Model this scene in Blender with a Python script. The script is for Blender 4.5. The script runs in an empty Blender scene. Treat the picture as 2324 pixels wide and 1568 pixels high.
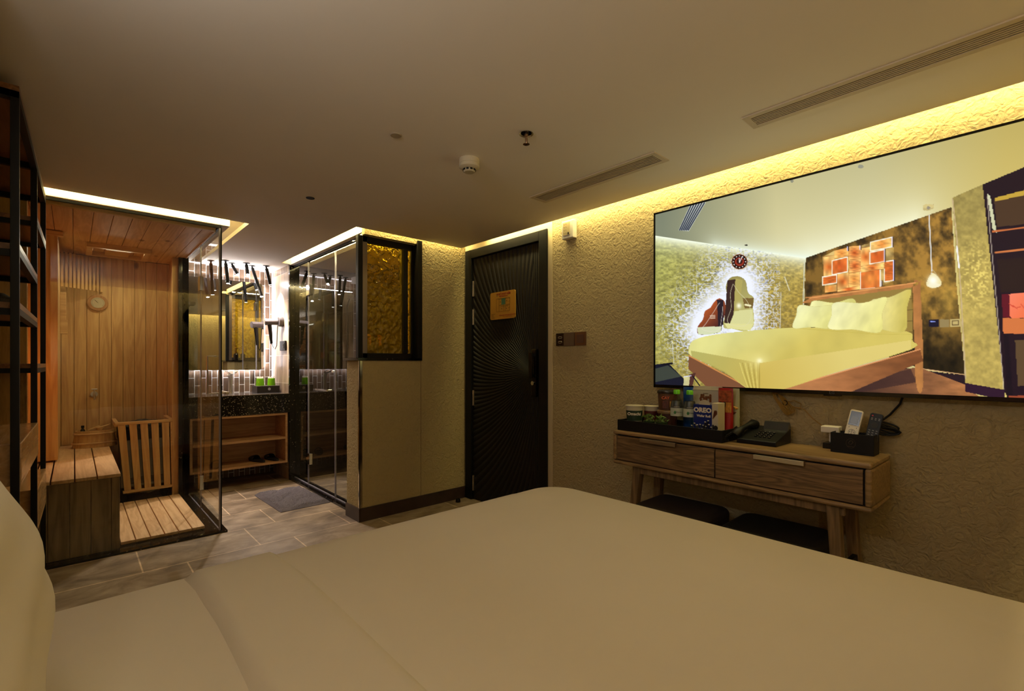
import bpy, math, random
import numpy as np
from mathutils import Vector, Matrix
random.seed(7)
SC = bpy.context.scene
COL = SC.collection
H = 1.25
# ------------------------------------------------------------------ materials
def lin(c):
    c = c/255.0
    return c/12.92 if c <= 0.04045 else ((c+0.055)/1.055)**2.4
def rgb(r, g, b): return (lin(r), lin(g), lin(b), 1.0)
def new(name):
    m = bpy.data.materials.new(name); m.use_nodes = True
    return m, m.node_tree.nodes, m.node_tree.links, m.node_tree.nodes['Principled BSDF']
def mat(name, col, rough=0.6, metal=0.0, emit=None, es=0.0, spec=None, coat=0.0, trans=0.0, noise=0.0, nscale=8.0):
    m, N, L, b = new(name)
    b.inputs['Base Color'].default_value = col
    b.inputs['Roughness'].default_value = rough
    b.inputs['Metallic'].default_value = metal
    if spec is not None: b.inputs['Specular IOR Level'].default_value = spec
    if coat: b.inputs['Coat Weight'].default_value = coat
    if trans: b.inputs['Transmission Weight'].default_value = trans
    if emit: b.inputs['Emission Color'].default_value = emit; b.inputs['Emission Strength'].default_value = es
    if noise:
        tc = N.new('ShaderNodeTexCoord'); n = N.new('ShaderNodeTexNoise'); n.inputs['Scale'].default_value = nscale; n.inputs['Detail'].default_value = 5
        r = N.new('ShaderNodeValToRGB'); L.new(tc.outputs['Object'], n.inputs['Vector']); L.new(n.outputs['Fac'], r.inputs['Fac'])
        r.color_ramp.elements[0].position = .3; r.color_ramp.elements[1].position = .7
        r.color_ramp.elements[0].color = tuple(c*(1-noise) for c in col[:3])+(1,)
        r.color_ramp.elements[1].color = tuple(min(1, c*(1+noise)) for c in col[:3])+(1,)
        L.new(r.outputs['Color'], b.inputs['Base Color'])
    return m
def wood(name, c1, c2, axis='Z', scale=1.0, rough=0.5, knots=True, bump=0.15, rings=1.0):
    """grain streaks running along `axis`"""
    m, N, L, b = new(name)
    tc = N.new('ShaderNodeTexCoord'); mp = N.new('ShaderNodeMapping')
    s = [9*scale]*3; s['XYZ'.index(axis)] = 0.75*scale
    mp.inputs['Scale'].default_value = s
    oi = N.new('ShaderNodeObjectInfo'); va = N.new('ShaderNodeVectorMath'); va.operation = 'ADD'
    L.new(tc.outputs['Object'], va.inputs[0]); L.new(oi.outputs['Random'], va.inputs[1])
    L.new(va.outputs[0], mp.inputs['Vector'])
    n1 = N.new('ShaderNodeTexNoise'); n1.inputs['Scale'].default_value = 1.6; n1.inputs['Detail'].default_value = 3; n1.inputs['Distortion'].default_value = .6
    L.new(mp.outputs[0], n1.inputs['Vector'])
    mul = N.new('ShaderNodeMath'); mul.operation = 'MULTIPLY'; mul.inputs[1].default_value = 9*rings
    fr = N.new('ShaderNodeMath'); fr.operation = 'PINGPONG'; fr.inputs[1].default_value = 1.0
    L.new(n1.outputs['Fac'], mul.inputs[0]); L.new(mul.outputs[0], fr.inputs[0])
    n2 = N.new('ShaderNodeTexNoise'); n2.inputs['Scale'].default_value = 14; n2.inputs['Detail'].default_value = 4
    L.new(mp.outputs[0], n2.inputs['Vector'])
    mx = N.new('ShaderNodeMix'); mx.data_type = 'FLOAT'; mx.inputs[0].default_value = .45
    L.new(fr.outputs[0], mx.inputs[2]); L.new(n2.outputs['Fac'], mx.inputs[3])
    r = N.new('ShaderNodeValToRGB'); r.color_ramp.elements[0].position = .15; r.color_ramp.elements[1].position = .8
    r.color_ramp.elements[0].color = c1; r.color_ramp.elements[1].color = c2
    L.new(mx.outputs[0], r.inputs['Fac'])
    out = r.outputs['Color']
    if knots:
        mp2 = N.new('ShaderNodeMapping'); s2 = [9]*3; s2['XYZ'.index(axis)] = 4.5
        mp2.inputs['Scale'].default_value = s2; L.new(va.outputs[0], mp2.inputs['Vector'])
        v = N.new('ShaderNodeTexVoronoi'); v.inputs['Scale'].default_value = .55; L.new(mp2.outputs[0], v.inputs['Vector'])
        kr = N.new('ShaderNodeValToRGB'); kr.color_ramp.elements[0].position = .05; kr.color_ramp.elements[1].position = .12
        kr.color_ramp.elements[0].color = (.35, .25, .2, 1); kr.color_ramp.elements[1].color = (1, 1, 1, 1)
        L.new(v.outputs['Distance'], kr.inputs['Fac'])
        mm = N.new('ShaderNodeMix'); mm.data_type = 'RGBA'; mm.blend_type = 'MULTIPLY'; mm.inputs[0].default_value = 1
        L.new(out, mm.inputs[6]); L.new(kr.outputs['Color'], mm.inputs[7]); out = mm.outputs[2]
    L.new(out, b.inputs['Base Color']); b.inputs['Roughness'].default_value = rough
    bp = N.new('ShaderNodeBump'); bp.inputs['Strength'].default_value = bump; bp.inputs['Distance'].default_value = .002
    L.new(mx.outputs[0], bp.inputs['Height']); L.new(bp.outputs[0], b.inputs['Normal'])
    return m
def stucco(name, col, depth=.012, scale=22.0, rough=.75, strength=1.0):
    """hammered slate-like wall panels: ridged noise bump"""
    m, N, L, b = new(name)
    g = N.new('ShaderNodeNewGeometry')
    n = N.new('ShaderNodeTexNoise'); n.inputs['Scale'].default_value = scale*.35; n.inputs['Detail'].default_value = 2
    L.new(g.outputs['Position'], n.inputs['Vector'])
    ad = N.new('ShaderNodeVectorMath'); ad.operation = 'MULTIPLY_ADD'
    L.new(n.outputs['Color'], ad.inputs[0]); ad.inputs[1].default_value = (.09, .09, .09); L.new(g.outputs['Position'], ad.inputs[2])
    v = N.new('ShaderNodeTexNoise'); v.inputs['Scale'].default_value = scale; v.inputs['Detail'].default_value = 6; v.inputs['Roughness'].default_value = .62; v.inputs['Distortion'].default_value = .5
    L.new(ad.outputs[0], v.inputs['Vector'])
    v2 = N.new('ShaderNodeTexVoronoi'); v2.feature = 'SMOOTH_F1'; v2.inputs['Scale'].default_value = scale*1.3; L.new(ad.outputs[0], v2.inputs['Vector'])
    mx = N.new('ShaderNodeMix'); mx.data_type = 'FLOAT'; mx.inputs[0].default_value = .4
    L.new(v.outputs['Fac'], mx.inputs[2]); L.new(v2.outputs['Distance'], mx.inputs[3])
    bp = N.new('ShaderNodeBump'); bp.inputs['Strength'].default_value = strength; bp.inputs['Distance'].default_value = depth
    L.new(mx.outputs[0], bp.inputs['Height']); L.new(bp.outputs[0], b.inputs['Normal'])
    b.inputs['Base Color'].default_value = col; b.inputs['Roughness'].default_value = rough
    b.inputs['Specular IOR Level'].default_value = .35
    return m
def glass(name, tint=(1, 1, 1, 1), ior=1.5, rough=0.0):
    m, N, L, b = new(name); N.remove(b)
    out = N['Material Output']; f = N.new('ShaderNodeFresnel'); f.inputs['IOR'].default_value = ior
    t = N.new('ShaderNodeBsdfTransparent'); t.inputs['Color'].default_value = tint
    gl = N.new('ShaderNodeBsdfGlossy'); gl.inputs['Roughness'].default_value = rough
    gm = N.new('ShaderNodeNewGeometry'); k = N.new('ShaderNodeMath'); k.operation = 'MULTIPLY_ADD'; k.inputs[1].default_value = -1; k.inputs[2].default_value = 1
    L.new(gm.outputs['Backfacing'], k.inputs[0]); q = N.new('ShaderNodeMath'); q.operation = 'MULTIPLY'; L.new(f.outputs[0], q.inputs[0]); L.new(k.outputs[0], q.inputs[1])
    mx = N.new('ShaderNodeMixShader'); L.new(q.outputs[0], mx.inputs[0]); L.new(t.outputs[0], mx.inputs[1]); L.new(gl.outputs[0], mx.inputs[2])
    L.new(mx.outputs[0], out.inputs['Surface'])
    return m
def stone_floor():
    m, N, L, b = new('floor_stone_tile')
    g = N.new('ShaderNodeNewGeometry')
    mp = N.new('ShaderNodeMapping'); mp.inputs['Location'].default_value = (.117, -.13, 0)
    L.new(g.outputs['Position'], mp.inputs['Vector'])
    br = N.new('ShaderNodeTexBrick'); br.offset = .345; br.inputs['Scale'].default_value = 1.0
    br.inputs['Brick Width'].default_value = .64; br.inputs['Row Height'].default_value = .43
    br.inputs['Mortar Size'].default_value = .0042; br.inputs['Mortar Smooth'].default_value = .1
    br.inputs['Color1'].default_value = (1, 1, 1, 1); br.inputs['Color2'].default_value = (.78, .76, .74, 1); br.inputs['Mortar'].default_value = (2.2, 2.2, 2.2, 1)
    L.new(mp.outputs[0], br.inputs['Vector'])
    m2 = N.new('ShaderNodeMapping'); m2.inputs['Scale'].default_value = (2.6, 4.0, 1); L.new(g.outputs['Position'], m2.inputs['Vector'])
    n = N.new('ShaderNodeTexNoise'); n.inputs['Scale'].default_value = 1.6; n.inputs['Detail'].default_value = 8; n.inputs['Roughness'].default_value = .62; n.inputs['Distortion'].default_value = .5
    L.new(m2.outputs[0], n.inputs['Vector'])
    r = N.new('ShaderNodeValToRGB'); e = r.color_ramp.elements
    e[0].position = .3; e[0].color = rgb(92, 78, 62); e[1].position = .68; e[1].color = rgb(176, 158, 136)
    k = r.color_ramp.elements.new(.48); k.color = rgb(138, 120, 98)
    L.new(n.outputs['Fac'], r.inputs['Fac'])
    mm = N.new('ShaderNodeMix'); mm.data_type = 'RGBA'; mm.blend_type = 'MULTIPLY'; mm.inputs[0].default_value = 1; mm.clamp_result = True
    L.new(r.outputs['Color'], mm.inputs[6]); L.new(br.outputs['Color'], mm.inputs[7])
    L.new(mm.outputs[2], b.inputs['Base Color']); b.inputs['Roughness'].default_value = .42
    bp = N.new('ShaderNodeBump'); bp.inputs['Strength'].default_value = .35; bp.inputs['Distance'].default_value = .004
    L.new(n.outputs['Fac'], bp.inputs['Height']); L.new(bp.outputs[0], b.inputs['Normal'])
    return m
def brick_tile(name, cA, cB, mortar, w, h, ms, rot=None, rough=.45, offset=.5, streak=True, origin=(0, 0, 0), plane='XZ'):
    """glazed tile on a vertical wall; plane says which world axes the brick's x,y follow"""
    m, N, L, b = new(name)
    g = N.new('ShaderNodeNewGeometry'); sx = N.new('ShaderNodeSeparateXYZ'); cx = N.new('ShaderNodeCombineXYZ')
    L.new(g.outputs['Position'], sx.inputs[0])
    L.new(sx.outputs['XYZ'.index(plane[0])], cx.inputs[0]); L.new(sx.outputs['XYZ'.index(plane[1])], cx.inputs[1])
    mp = N.new('ShaderNodeMapping'); mp.inputs['Location'].default_value = origin; L.new(cx.outputs[0], mp.inputs['Vector'])
    br = N.new('ShaderNodeTexBrick'); br.offset = offset; br.inputs['Scale'].default_value = 1
    br.inputs['Brick Width'].default_value = w; br.inputs['Row Height'].default_value = h; br.inputs['Mortar Size'].default_value = ms
    br.inputs['Mortar Smooth'].default_value = .1
    br.inputs['Color1'].default_value = (0, 0, 0, 1); br.inputs['Color2'].default_value = (1, 1, 1, 1); br.inputs['Mortar'].default_value = (0, 0, 0, 1)
    L.new(mp.outputs[0], br.inputs['Vector'])
    n = N.new('ShaderNodeTexNoise'); n.inputs['Scale'].default_value = 3; n.inputs['Detail'].default_value = 7; n.inputs['Roughness'].default_value = .7
    m2 = N.new('ShaderNodeMapping'); m2.inputs['Scale'].default_value = (7, 7, .9) if streak else (2, 2, 2)
    L.new(g.outputs['Position'], m2.inputs['Vector']); L.new(m2.outputs[0], n.inputs['Vector'])
    ad = N.new('ShaderNodeMath'); ad.operation = 'MULTIPLY_ADD'; ad.inputs[1].default_value = .35
    L.new(br.outputs['Color'], ad.inputs[0]); L.new(n.outputs['Fac'], ad.inputs[2])
    r = N.new('ShaderNodeValToRGB'); r.color_ramp.elements[0].position = .38; r.color_ramp.elements[1].position = .85
    r.color_ramp.elements[0].color = cA; r.color_ramp.elements[1].color = cB
    L.new(ad.outputs[0], r.inputs['Fac'])
    mm = N.new('ShaderNodeMix'); mm.data_type = 'RGBA'
    L.new(br.outputs['Fac'], mm.inputs[0]); L.new(r.outputs['Color'], mm.inputs[6]); mm.inputs[7].default_value = mortar
    L.new(mm.outputs[2], b.inputs['Base Color']); b.inputs['Roughness'].default_value = rough
    bp = N.new('ShaderNodeBump'); bp.inputs['Strength'].default_value = .6; bp.inputs['Distance'].default_value = .003; bp.invert = True
    L.new(br.outputs['Fac'], bp.inputs['Height']); L.new(bp.outputs[0], b.inputs['Normal'])
    return m
def granite(name, base, speck, dens=.06, scale=160, rough=.12):
    m, N, L, b = new(name)
    g = N.new('ShaderNodeNewGeometry'); v = N.new('ShaderNodeTexVoronoi'); v.inputs['Scale'].default_value = scale
    L.new(g.outputs['Position'], v.inputs['Vector'])
    sp = N.new('ShaderNodeSeparateColor'); L.new(v.outputs['Color'], sp.inputs[0])
    r = N.new('ShaderNodeValToRGB'); r.color_ramp.interpolation = 'CONSTANT'
    r.color_ramp.elements[0].color = base; r.color_ramp.elements[1].position = 1-dens; r.color_ramp.elements[1].color = speck
    L.new(sp.outputs[0], r.inputs['Fac']); L.new(r.outputs['Color'], b.inputs['Base Color']); b.inputs['Roughness'].default_value = rough
    return m

M = {}
M['ceiling'] = mat('ceiling_paint', rgb(242, 233, 220), .9, noise=.015, nscale=2)
M['stucco'] = stucco('textured_wall_panel', rgb(178, 160, 118), .017, 46)
M['stucco_bath'] = stucco('textured_wall_panel_finer', rgb(192, 174, 124), .014, 46)
M['plaster'] = mat('smooth_plaster', rgb(205, 188, 150), .8)
M['floor'] = stone_floor()
M['base'] = mat('dark_marble_skirting', rgb(58, 44, 38), .3, noise=.35, nscale=9)
M['black_marble'] = granite('black_marble', rgb(16, 14, 13), rgb(120, 110, 100), .012, 140, .1)
M['counter'] = granite('black_speckled_granite', rgb(9, 8, 8), rgb(170, 160, 140), .045, 190, .12)
M['pine'] = wood('pine_boards_vertical', rgb(188, 142, 86), rgb(216, 174, 112), 'Z', 1, .55)
M['pineY'] = wood('pine_boards_depth', rgb(200, 156, 108), rgb(226, 186, 136), 'Y', 1, .55)
M['pineX'] = wood('pine_boards_width', rgb(194, 150, 94), rgb(220, 180, 122), 'X', 1, .55)
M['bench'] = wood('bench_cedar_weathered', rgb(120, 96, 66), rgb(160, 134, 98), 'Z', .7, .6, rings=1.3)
M['oak'] = wood('console_oak', rgb(96, 66, 38), rgb(146, 104, 62), 'Y', 1.3, .45, knots=False, rings=1.4)
M['oakZ'] = wood('console_oak_legs', rgb(92, 72, 46), rgb(138, 110, 74), 'Z', 1.3, .45, knots=False)
M['vanwood'] = wood('vanity_veneer', rgb(160, 120, 82), rgb(190, 150, 108), 'X', 1.2, .45, knots=False)
M['bedwood'] = wood('bed_frame_beech', rgb(160, 100, 58), rgb(188, 126, 78), 'X', 1, .45, knots=False)
M['shelfwood'] = wood('shelf_board', rgb(110, 72, 46), rgb(142, 98, 64), 'Y', 1.2, .35, knots=False)
M['boxwood'] = wood('shelf_box_veneer', rgb(176, 136, 92), rgb(200, 160, 116), 'Y', 1.1, .22, knots=False)
M['walltile'] = brick_tile('striped_wood_tile', rgb(84, 60, 34), rgb(190, 150, 92), rgb(80, 60, 38), .12, 1.2, .001, rough=.25, offset=0)
M['bathtile'] = brick_tile('vertical_stack_tile', rgb(52, 40, 34), rgb(128, 104, 84), rgb(235, 232, 225), .16, .052, .0028, plane='ZX', rough=.3, origin=(.03, .01, 0))
M['bathstone'] = brick_tile('beige_streaked_tile', rgb(84, 64, 48), rgb(206, 182, 150), rgb(220, 210, 196), 1.4, .30, .0018, plane='YZ', rough=.35, offset=0, origin=(.2, -.13+.3, 0))
M['sheet'] = mat('white_cotton_sheet', rgb(226, 217, 195), .85, noise=.02, nscale=3)
M['black'] = mat('matte_black_metal', rgb(13, 12, 12), .5, spec=.25)
M['blackgloss'] = mat('gloss_black', rgb(8, 8, 9), .18)
M['darkplastic'] = mat('dark_plastic', rgb(11, 11, 12), .45, spec=.3)
M['leather'] = mat('black_leatherette', rgb(16, 14, 13), .6)
M['darkdoor'] = None
M['chrome'] = mat('chrome', (.8, .8, .8, 1), .08, 1)
M['brushed'] = mat('brushed_nickel', (.62, .56, .48, 1), .32, 1)
M['bronze'] = mat('bronze_metal', (.45, .3, .2, 1), .25, 1)
M['goldtrim'] = mat('polished_corner_trim', (.7, .62, .5, 1), .1, 1)
M['white'] = mat('white_plastic', rgb(225, 220, 208), .4)
M['vent'] = mat('vent_paint', rgb(206, 190, 166), .6)
M['ventdark'] = mat('vent_shadow_plate', rgb(12, 10, 8), .9, spec=.1)
M['glass'] = glass('clear_glass', (.97, .98, .97, 1), 1.7)
M['glass_s'] = glass('shower_glass', (.96, .97, .96, 1), 1.9)
M['glassedge'] = mat('glass_edge_seal', rgb(150, 146, 160), .25, .2)
M['mirror'] = mat('mirror_silver', (.92, .93, .92, 1), .01, 1)
M['led_cool'] = mat('led_cool', (1, 1, 1, 1), .5, emit=(.86, .88, 1, 1), es=14)
M['led_warm'] = mat('led_warm', (1, 1, 1, 1), .5, emit=(1, .78, .36, 1), es=10)
M['mat'] = mat('grey_bath_mat', rgb(92, 86, 92), .95, noise=.12, nscale=60)
M['green'] = mat('green_glass', rgb(170, 235, 40), .05, trans=.75)
M['greenpaper'] = mat('crinkled_green_paper', rgb(90, 120, 40), .6, noise=.5, nscale=160)
M['rock'] = mat('sauna_rock', rgb(62, 58, 54), .85, noise=.4, nscale=30)
M['steel'] = mat('heater_steel', rgb(120, 120, 116), .4, .7)

# fan-ridged door leaf
def door_mat(cy, cz, R):
    m, N, L, b = new('dark_fan_ridged_door')
    g = N.new('ShaderNodeNewGeometry'); s = N.new('ShaderNodeSeparateXYZ'); L.new(g.outputs['Position'], s.inputs[0])
    def mth(op, a, bb=None, c=None):
        n = N.new('ShaderNodeMath'); n.operation = op
        for i, v in enumerate((a, bb, c)):
            if v is None: continue
            if isinstance(v, (int, float)): n.inputs[i].default_value = v
            else: L.new(v, n.inputs[i])
        return n.outputs[0]
    dy = mth('SUBTRACT', s.outputs[1], cy); dz = mth('SUBTRACT', s.outputs[2], cz)
    th = mth('ARCTAN2', dz, dy)
    r = mth('SQRT', mth('ADD', mth('MULTIPLY', dy, dy), mth('MULTIPLY', dz, dz)))
    inner = mth('LESS_THAN', r, R)
    a1 = mth('ABSOLUTE', mth('SINE', mth('MULTIPLY', th, 48)))
    a2 = mth('ABSOLUTE', mth('SINE', mth('MULTIPLY_ADD', mth('SUBTRACT', th, mth('MULTIPLY', r, .25)), 60, .6)))
    strip = mth('LESS_THAN', s.outputs[1], cy+.0)
    a3 = mth('ABSOLUTE', mth('SINE', mth('MULTIPLY', s.outputs[1], 150)))
    mx = N.new('ShaderNodeMix'); mx.data_type = 'FLOAT'; L.new(inner, mx.inputs[0]); L.new(a2, mx.inputs[2]); L.new(a1, mx.inputs[3])
    mx2 = N.new('ShaderNodeMix'); mx2.data_type = 'FLOAT'; L.new(strip, mx2.inputs[0]); L.new(mx.outputs[0], mx2.inputs[2]); L.new(a3, mx2.inputs[3])
    ht = mth('ADD', mx2.outputs[0], mth('MULTIPLY', inner, .6))
    bp = N.new('ShaderNodeBump'); bp.inputs['Strength'].default_value = 1; bp.inputs['Distance'].default_value = .012
    L.new(ht, bp.inputs['Height']); L.new(bp.outputs[0], b.inputs['Normal'])
    b.inputs['Base Color'].default_value = rgb(22, 16, 11); b.inputs['Roughness'].default_value = .6; b.inputs['Specular IOR Level'].default_value = .3
    return m
M['darkdoor'] = door_mat(2.665, 1.17, .35)
def amber_glass():
    m, N, L, b = new('amber_rippled_glass')
    g = N.new('ShaderNodeNewGeometry'); v = N.new('ShaderNodeTexVoronoi'); v.feature = 'SMOOTH_F1'; v.inputs['Scale'].default_value = 26
    n = N.new('ShaderNodeTexNoise'); n.inputs['Scale'].default_value = 12; L.new(g.outputs['Position'], n.inputs['Vector'])
    ad = N.new('ShaderNodeVectorMath'); ad.operation = 'MULTIPLY_ADD'; ad.inputs[1].default_value = (.08,)*3
    L.new(n.outputs['Color'], ad.inputs[0]); L.new(g.outputs['Position'], ad.inputs[2]); L.new(ad.outputs[0], v.inputs['Vector'])
    bp = N.new('ShaderNodeBump'); bp.inputs['Strength'].default_value = .8; bp.inputs['Distance'].default_value = .03
    L.new(v.outputs['Distance'], bp.inputs['Height']); L.new(bp.outputs[0], b.inputs['Normal'])
    b.inputs['Base Color'].default_value = rgb(236, 194, 40); b.inputs['Roughness'].default_value = .08
    b.inputs['Transmission Weight'].default_value = .8
    return m
M['amber'] = amber_glass()

# ------------------------------------------------------------------ object helpers
OFF = {}
def tag(o, label=None, cat=None, group=None, kind=None):
    if label: o['label'] = label
    if cat: o['category'] = cat
    if group: o['group'] = group
    if kind: o['kind'] = kind
    return o
def thing(name, label, cat, loc=(0, 0, 0), rz=0.0, group=None, kind=None, local=False):
    o = bpy.data.objects.new(name, None); COL.objects.link(o)
    o.empty_display_size = .05; o.location = loc; o.rotation_euler = (0, 0, rz)
    OFF[o.name] = Vector((0, 0, 0)) if local else Vector(loc)
    return tag(o, label, cat, group, kind)
class MB:
    def __init__(s): s.v = []; s.f = []
    def add(s, vs, fs):
        k = len(s.v); s.v += [tuple(v) for v in vs]; s.f += [tuple(i+k for i in f) for f in fs]; return s
    def box(s, x0, x1, y0, y1, z0, z1, M4=None):
        if x0 > x1: x0, x1 = x1, x0
        if y0 > y1: y0, y1 = y1, y0
        if z0 > z1: z0, z1 = z1, z0
        vs = [(x0, y0, z0), (x1, y0, z0), (x1, y1, z0), (x0, y1, z0), (x0, y0, z1), (x1, y0, z1), (x1, y1, z1), (x0, y1, z1)]
        if M4 is not None: vs = [tuple(M4 @ Vector(v)) for v in vs]
        return s.add(vs, [(0, 3, 2, 1), (4, 5, 6, 7), (0, 1, 5, 4), (1, 2, 6, 5), (2, 3, 7, 6), (3, 0, 4, 7)])
    def cyl(s, a, b, r0, r1=None, n=24, caps=True):
        a = Vector(a); b = Vector(b); r1 = r0 if r1 is None else r1
        d = (b-a).normalized(); u = d.orthogonal().normalized(); w = d.cross(u)
        vs = []
        for p, r in ((a, r0), (b, r1)):
            for i in range(n):
                t = 2*math.pi*i/n; vs.append(p+u*(r*math.cos(t))+w*(r*math.sin(t)))
        fs = [(i, (i+1) % n, n+(i+1) % n, n+i) for i in range(n)]
        if caps: fs += [tuple(range(n-1, -1, -1)), tuple(range(n, 2*n))]
        return s.add(vs, fs)
    def lathe(s, prof, c=(0, 0, 0), n=28, sx=1, sy=1, caps=True):
        vs = []; m = len(prof)
        for r, z in prof:
            for i in range(n):
                t = 2*math.pi*i/n; vs.append((c[0]+sx*r*math.cos(t), c[1]+sy*r*math.sin(t), c[2]+z))
        fs = [(j*n+i, j*n+(i+1) % n, (j+1)*n+(i+1) % n, (j+1)*n+i) for j in range(m-1) for i in range(n)]
        if caps:
            fs.append(tuple(range(n-1, -1, -1))); fs.append(tuple((m-1)*n+i for i in range(n)))
        return s.add(vs, fs)
    def tube(s, pts, r, n=8, closed=False):
        P = [Vector(p) for p in pts]; m = len(P); vs = []; u = None
        for k in range(m):
            if closed: d = P[(k+1) % m]-P[k-1]
            else: d = P[min(k+1, m-1)]-P[max(k-1, 0)]
            d.normalize()
            if u is None: u = d.orthogonal().normalized()
            else: u = (u-d*u.dot(d)).normalized()
            w = d.cross(u)
            rr = r[k] if isinstance(r, (list, tuple)) else r
            for i in range(n):
                t = 2*math.pi*i/n; vs.append(P[k]+u*(rr*math.cos(t))+w*(rr*math.sin(t)))
        rng = range(m if closed else m-1)
        fs = [(k*n+i, k*n+(i+1) % n, ((k+1) % m)*n+(i+1) % n, ((k+1) % m)*n+i) for k in rng for i in range(n)]
        if not closed: fs += [tuple(range(n-1, -1, -1)), tuple((m-1)*n+i for i in range(n))]
        return s.add(vs, fs)
    def prism(s, poly, fn, d0, d1):
        """poly: list of 2D pts; fn(u,v,d)->xyz"""
        n = len(poly); vs = [fn(u, v, d0) for u, v in poly]+[fn(u, v, d1) for u, v in poly]
        fs = [tuple(range(n-1, -1, -1)), tuple(range(n, 2*n))]+[(i, (i+1) % n, n+(i+1) % n, n+i) for i in range(n)]
        return s.add(vs, fs)
    def build(s, name, m, parent=None, bevel=0, seg=2, smooth=False, sub=0, root_at_base=True, label=None):
        me = bpy.data.meshes.new(name); me.from_pydata(s.v, [], s.f); me.update()
        if not s.v: pass
        import bmesh
        bm = bmesh.new(); bm.from_mesh(me); bmesh.ops.recalc_face_normals(bm, faces=bm.faces)
        if parent is None and root_at_base:
            xs = [v.co.x for v in bm.verts]; ys = [v.co.y for v in bm.verts]; zs = [v.co.z for v in bm.verts]
            o0 = Vector(((min(xs)+max(xs))/2, (min(ys)+max(ys))/2, min(zs)))
        elif parent is not None: o0 = OFF[parent.name]
        else: o0 = Vector((0, 0, 0))
        for v in bm.verts: v.co -= o0
        bm.to_mesh(me); bm.free()
        if smooth:
            me.polygons.foreach_set('use_smooth', [True]*len(me.polygons))
            try: me.set_sharp_from_angle(angle=math.radians(40))
            except Exception: pass
        o = bpy.data.objects.new(name, me); COL.objects.link(o)
        if isinstance(m, list):
            for k in m: me.materials.append(k)
        elif m: me.materials.append(m)
        if parent is None: o.location = o0; OFF[o.name] = Vector(o0)
        else: o.parent = parent; OFF[o.name] = Vector(OFF[parent.name])
        if bevel:
            bv = o.modifiers.new('bevel', 'BEVEL'); bv.width = bevel; bv.segments = seg; bv.limit_method = 'ANGLE'; bv.angle_limit = math.radians(40); bv.harden_normals = False
        if sub:
            sb = o.modifiers.new('sub', 'SUBSURF'); sb.levels = sub; sb.render_levels = sub
        if label: o['label'] = label
        return o
def box(name, m, x0, x1, y0, y1, z0, z1, parent=None, bevel=0, **k):
    return MB().box(x0, x1, y0, y1, z0, z1).build(name, m, parent, bevel, **k)
def rrect(w, h, r, n=6):
    pts = []
    for cx, cy, a0 in ((w/2-r, h/2-r, 0), (-w/2+r, h/2-r, 90), (-w/2+r, -h/2+r, 180), (w/2-r, -h/2+r, 270)):
        for i in range(n+1):
            t = math.radians(a0+90*i/n); pts.append((cx+r*math.cos(t), cy+r*math.sin(t)))
    return pts
def text(name, body, size, m, parent, origin, right, up, depth=.0006, align='CENTER', bold=0.0, xs=1.0):
    """a real flat lettering mesh on a surface; origin is world (or local for local parents)"""
    cu = bpy.data.curves.new(name, 'FONT'); cu.body = body; cu.size = size; cu.align_x = align; cu.align_y = 'CENTER'
    cu.extrude = depth/2; cu.resolution_u = 2; cu.offset = bold
    tmp = bpy.data.objects.new('tmp', cu); COL.objects.link(tmp)
    dg = bpy.context.evaluated_depsgraph_get(); me = bpy.data.meshes.new_from_object(tmp.evaluated_get(dg))
    bpy.data.objects.remove(tmp); bpy.data.curves.remove(cu)
    r = Vector(right).normalized(); u = Vector(up).normalized(); n = r.cross(u)
    o0 = OFF[parent.name]
    for v in me.vertices:
        c = v.co.copy(); v.co = Vector(origin)+r*(c.x*xs)+u*c.y+n*c.z-o0
    me.materials.clear(); me.materials.append(m)
    o = bpy.data.objects.new(name, me); COL.objects.link(o); o.parent = parent; OFF[o.name] = Vector(o0)
    return o
def copy_tree(o, parent=None):
    c = o.copy(); COL.objects.link(c)
    if parent is not None: c.parent = parent
    OFF[c.name] = Vector(OFF[o.name])
    for ch in [x for x in bpy.data.objects if x.parent == o]: copy_tree(ch, c)
    return c
def struct(o): o['kind'] = 'structure'; return o
def area(name, loc, direction, sx, sy, power, col, spread=None):
    l = bpy.data.lights.new(name, 'AREA'); l.shape = 'RECTANGLE'; l.size = sx; l.size_y = sy; l.energy = power; l.color = col
    if spread: l.spread = math.radians(spread)
    o = bpy.data.objects.new(name, l); COL.objects.link(o); o.location = loc
    return o, l
def aim(o, d, xaxis):
    """light points along d, its local X (size) along xaxis"""
    z = -Vector(d).normalized(); x = Vector(xaxis); x = (x-z*x.dot(z)).normalized(); y = z.cross(x)
    o.rotation_euler = Matrix((x, y, z)).transposed().to_euler()
def strip(name, loc, d, xaxis, length, width, power, col):
    o, l = area(name, loc, d, length, width, power, col, 140 if name == 'cove_right' else None); aim(o, d, xaxis); return o

# ================================================================== SETTING
XW = 2.69; YB = 3.55; YBACK = -.57; XL = -.36; CZ = 2.30; TOP = 2.50
XE = 2.605   # ceiling edge on the television side
struct(box('floor', M['floor'], -1.2, 3.0, -.7, 6.1, -.06, 0))
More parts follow.
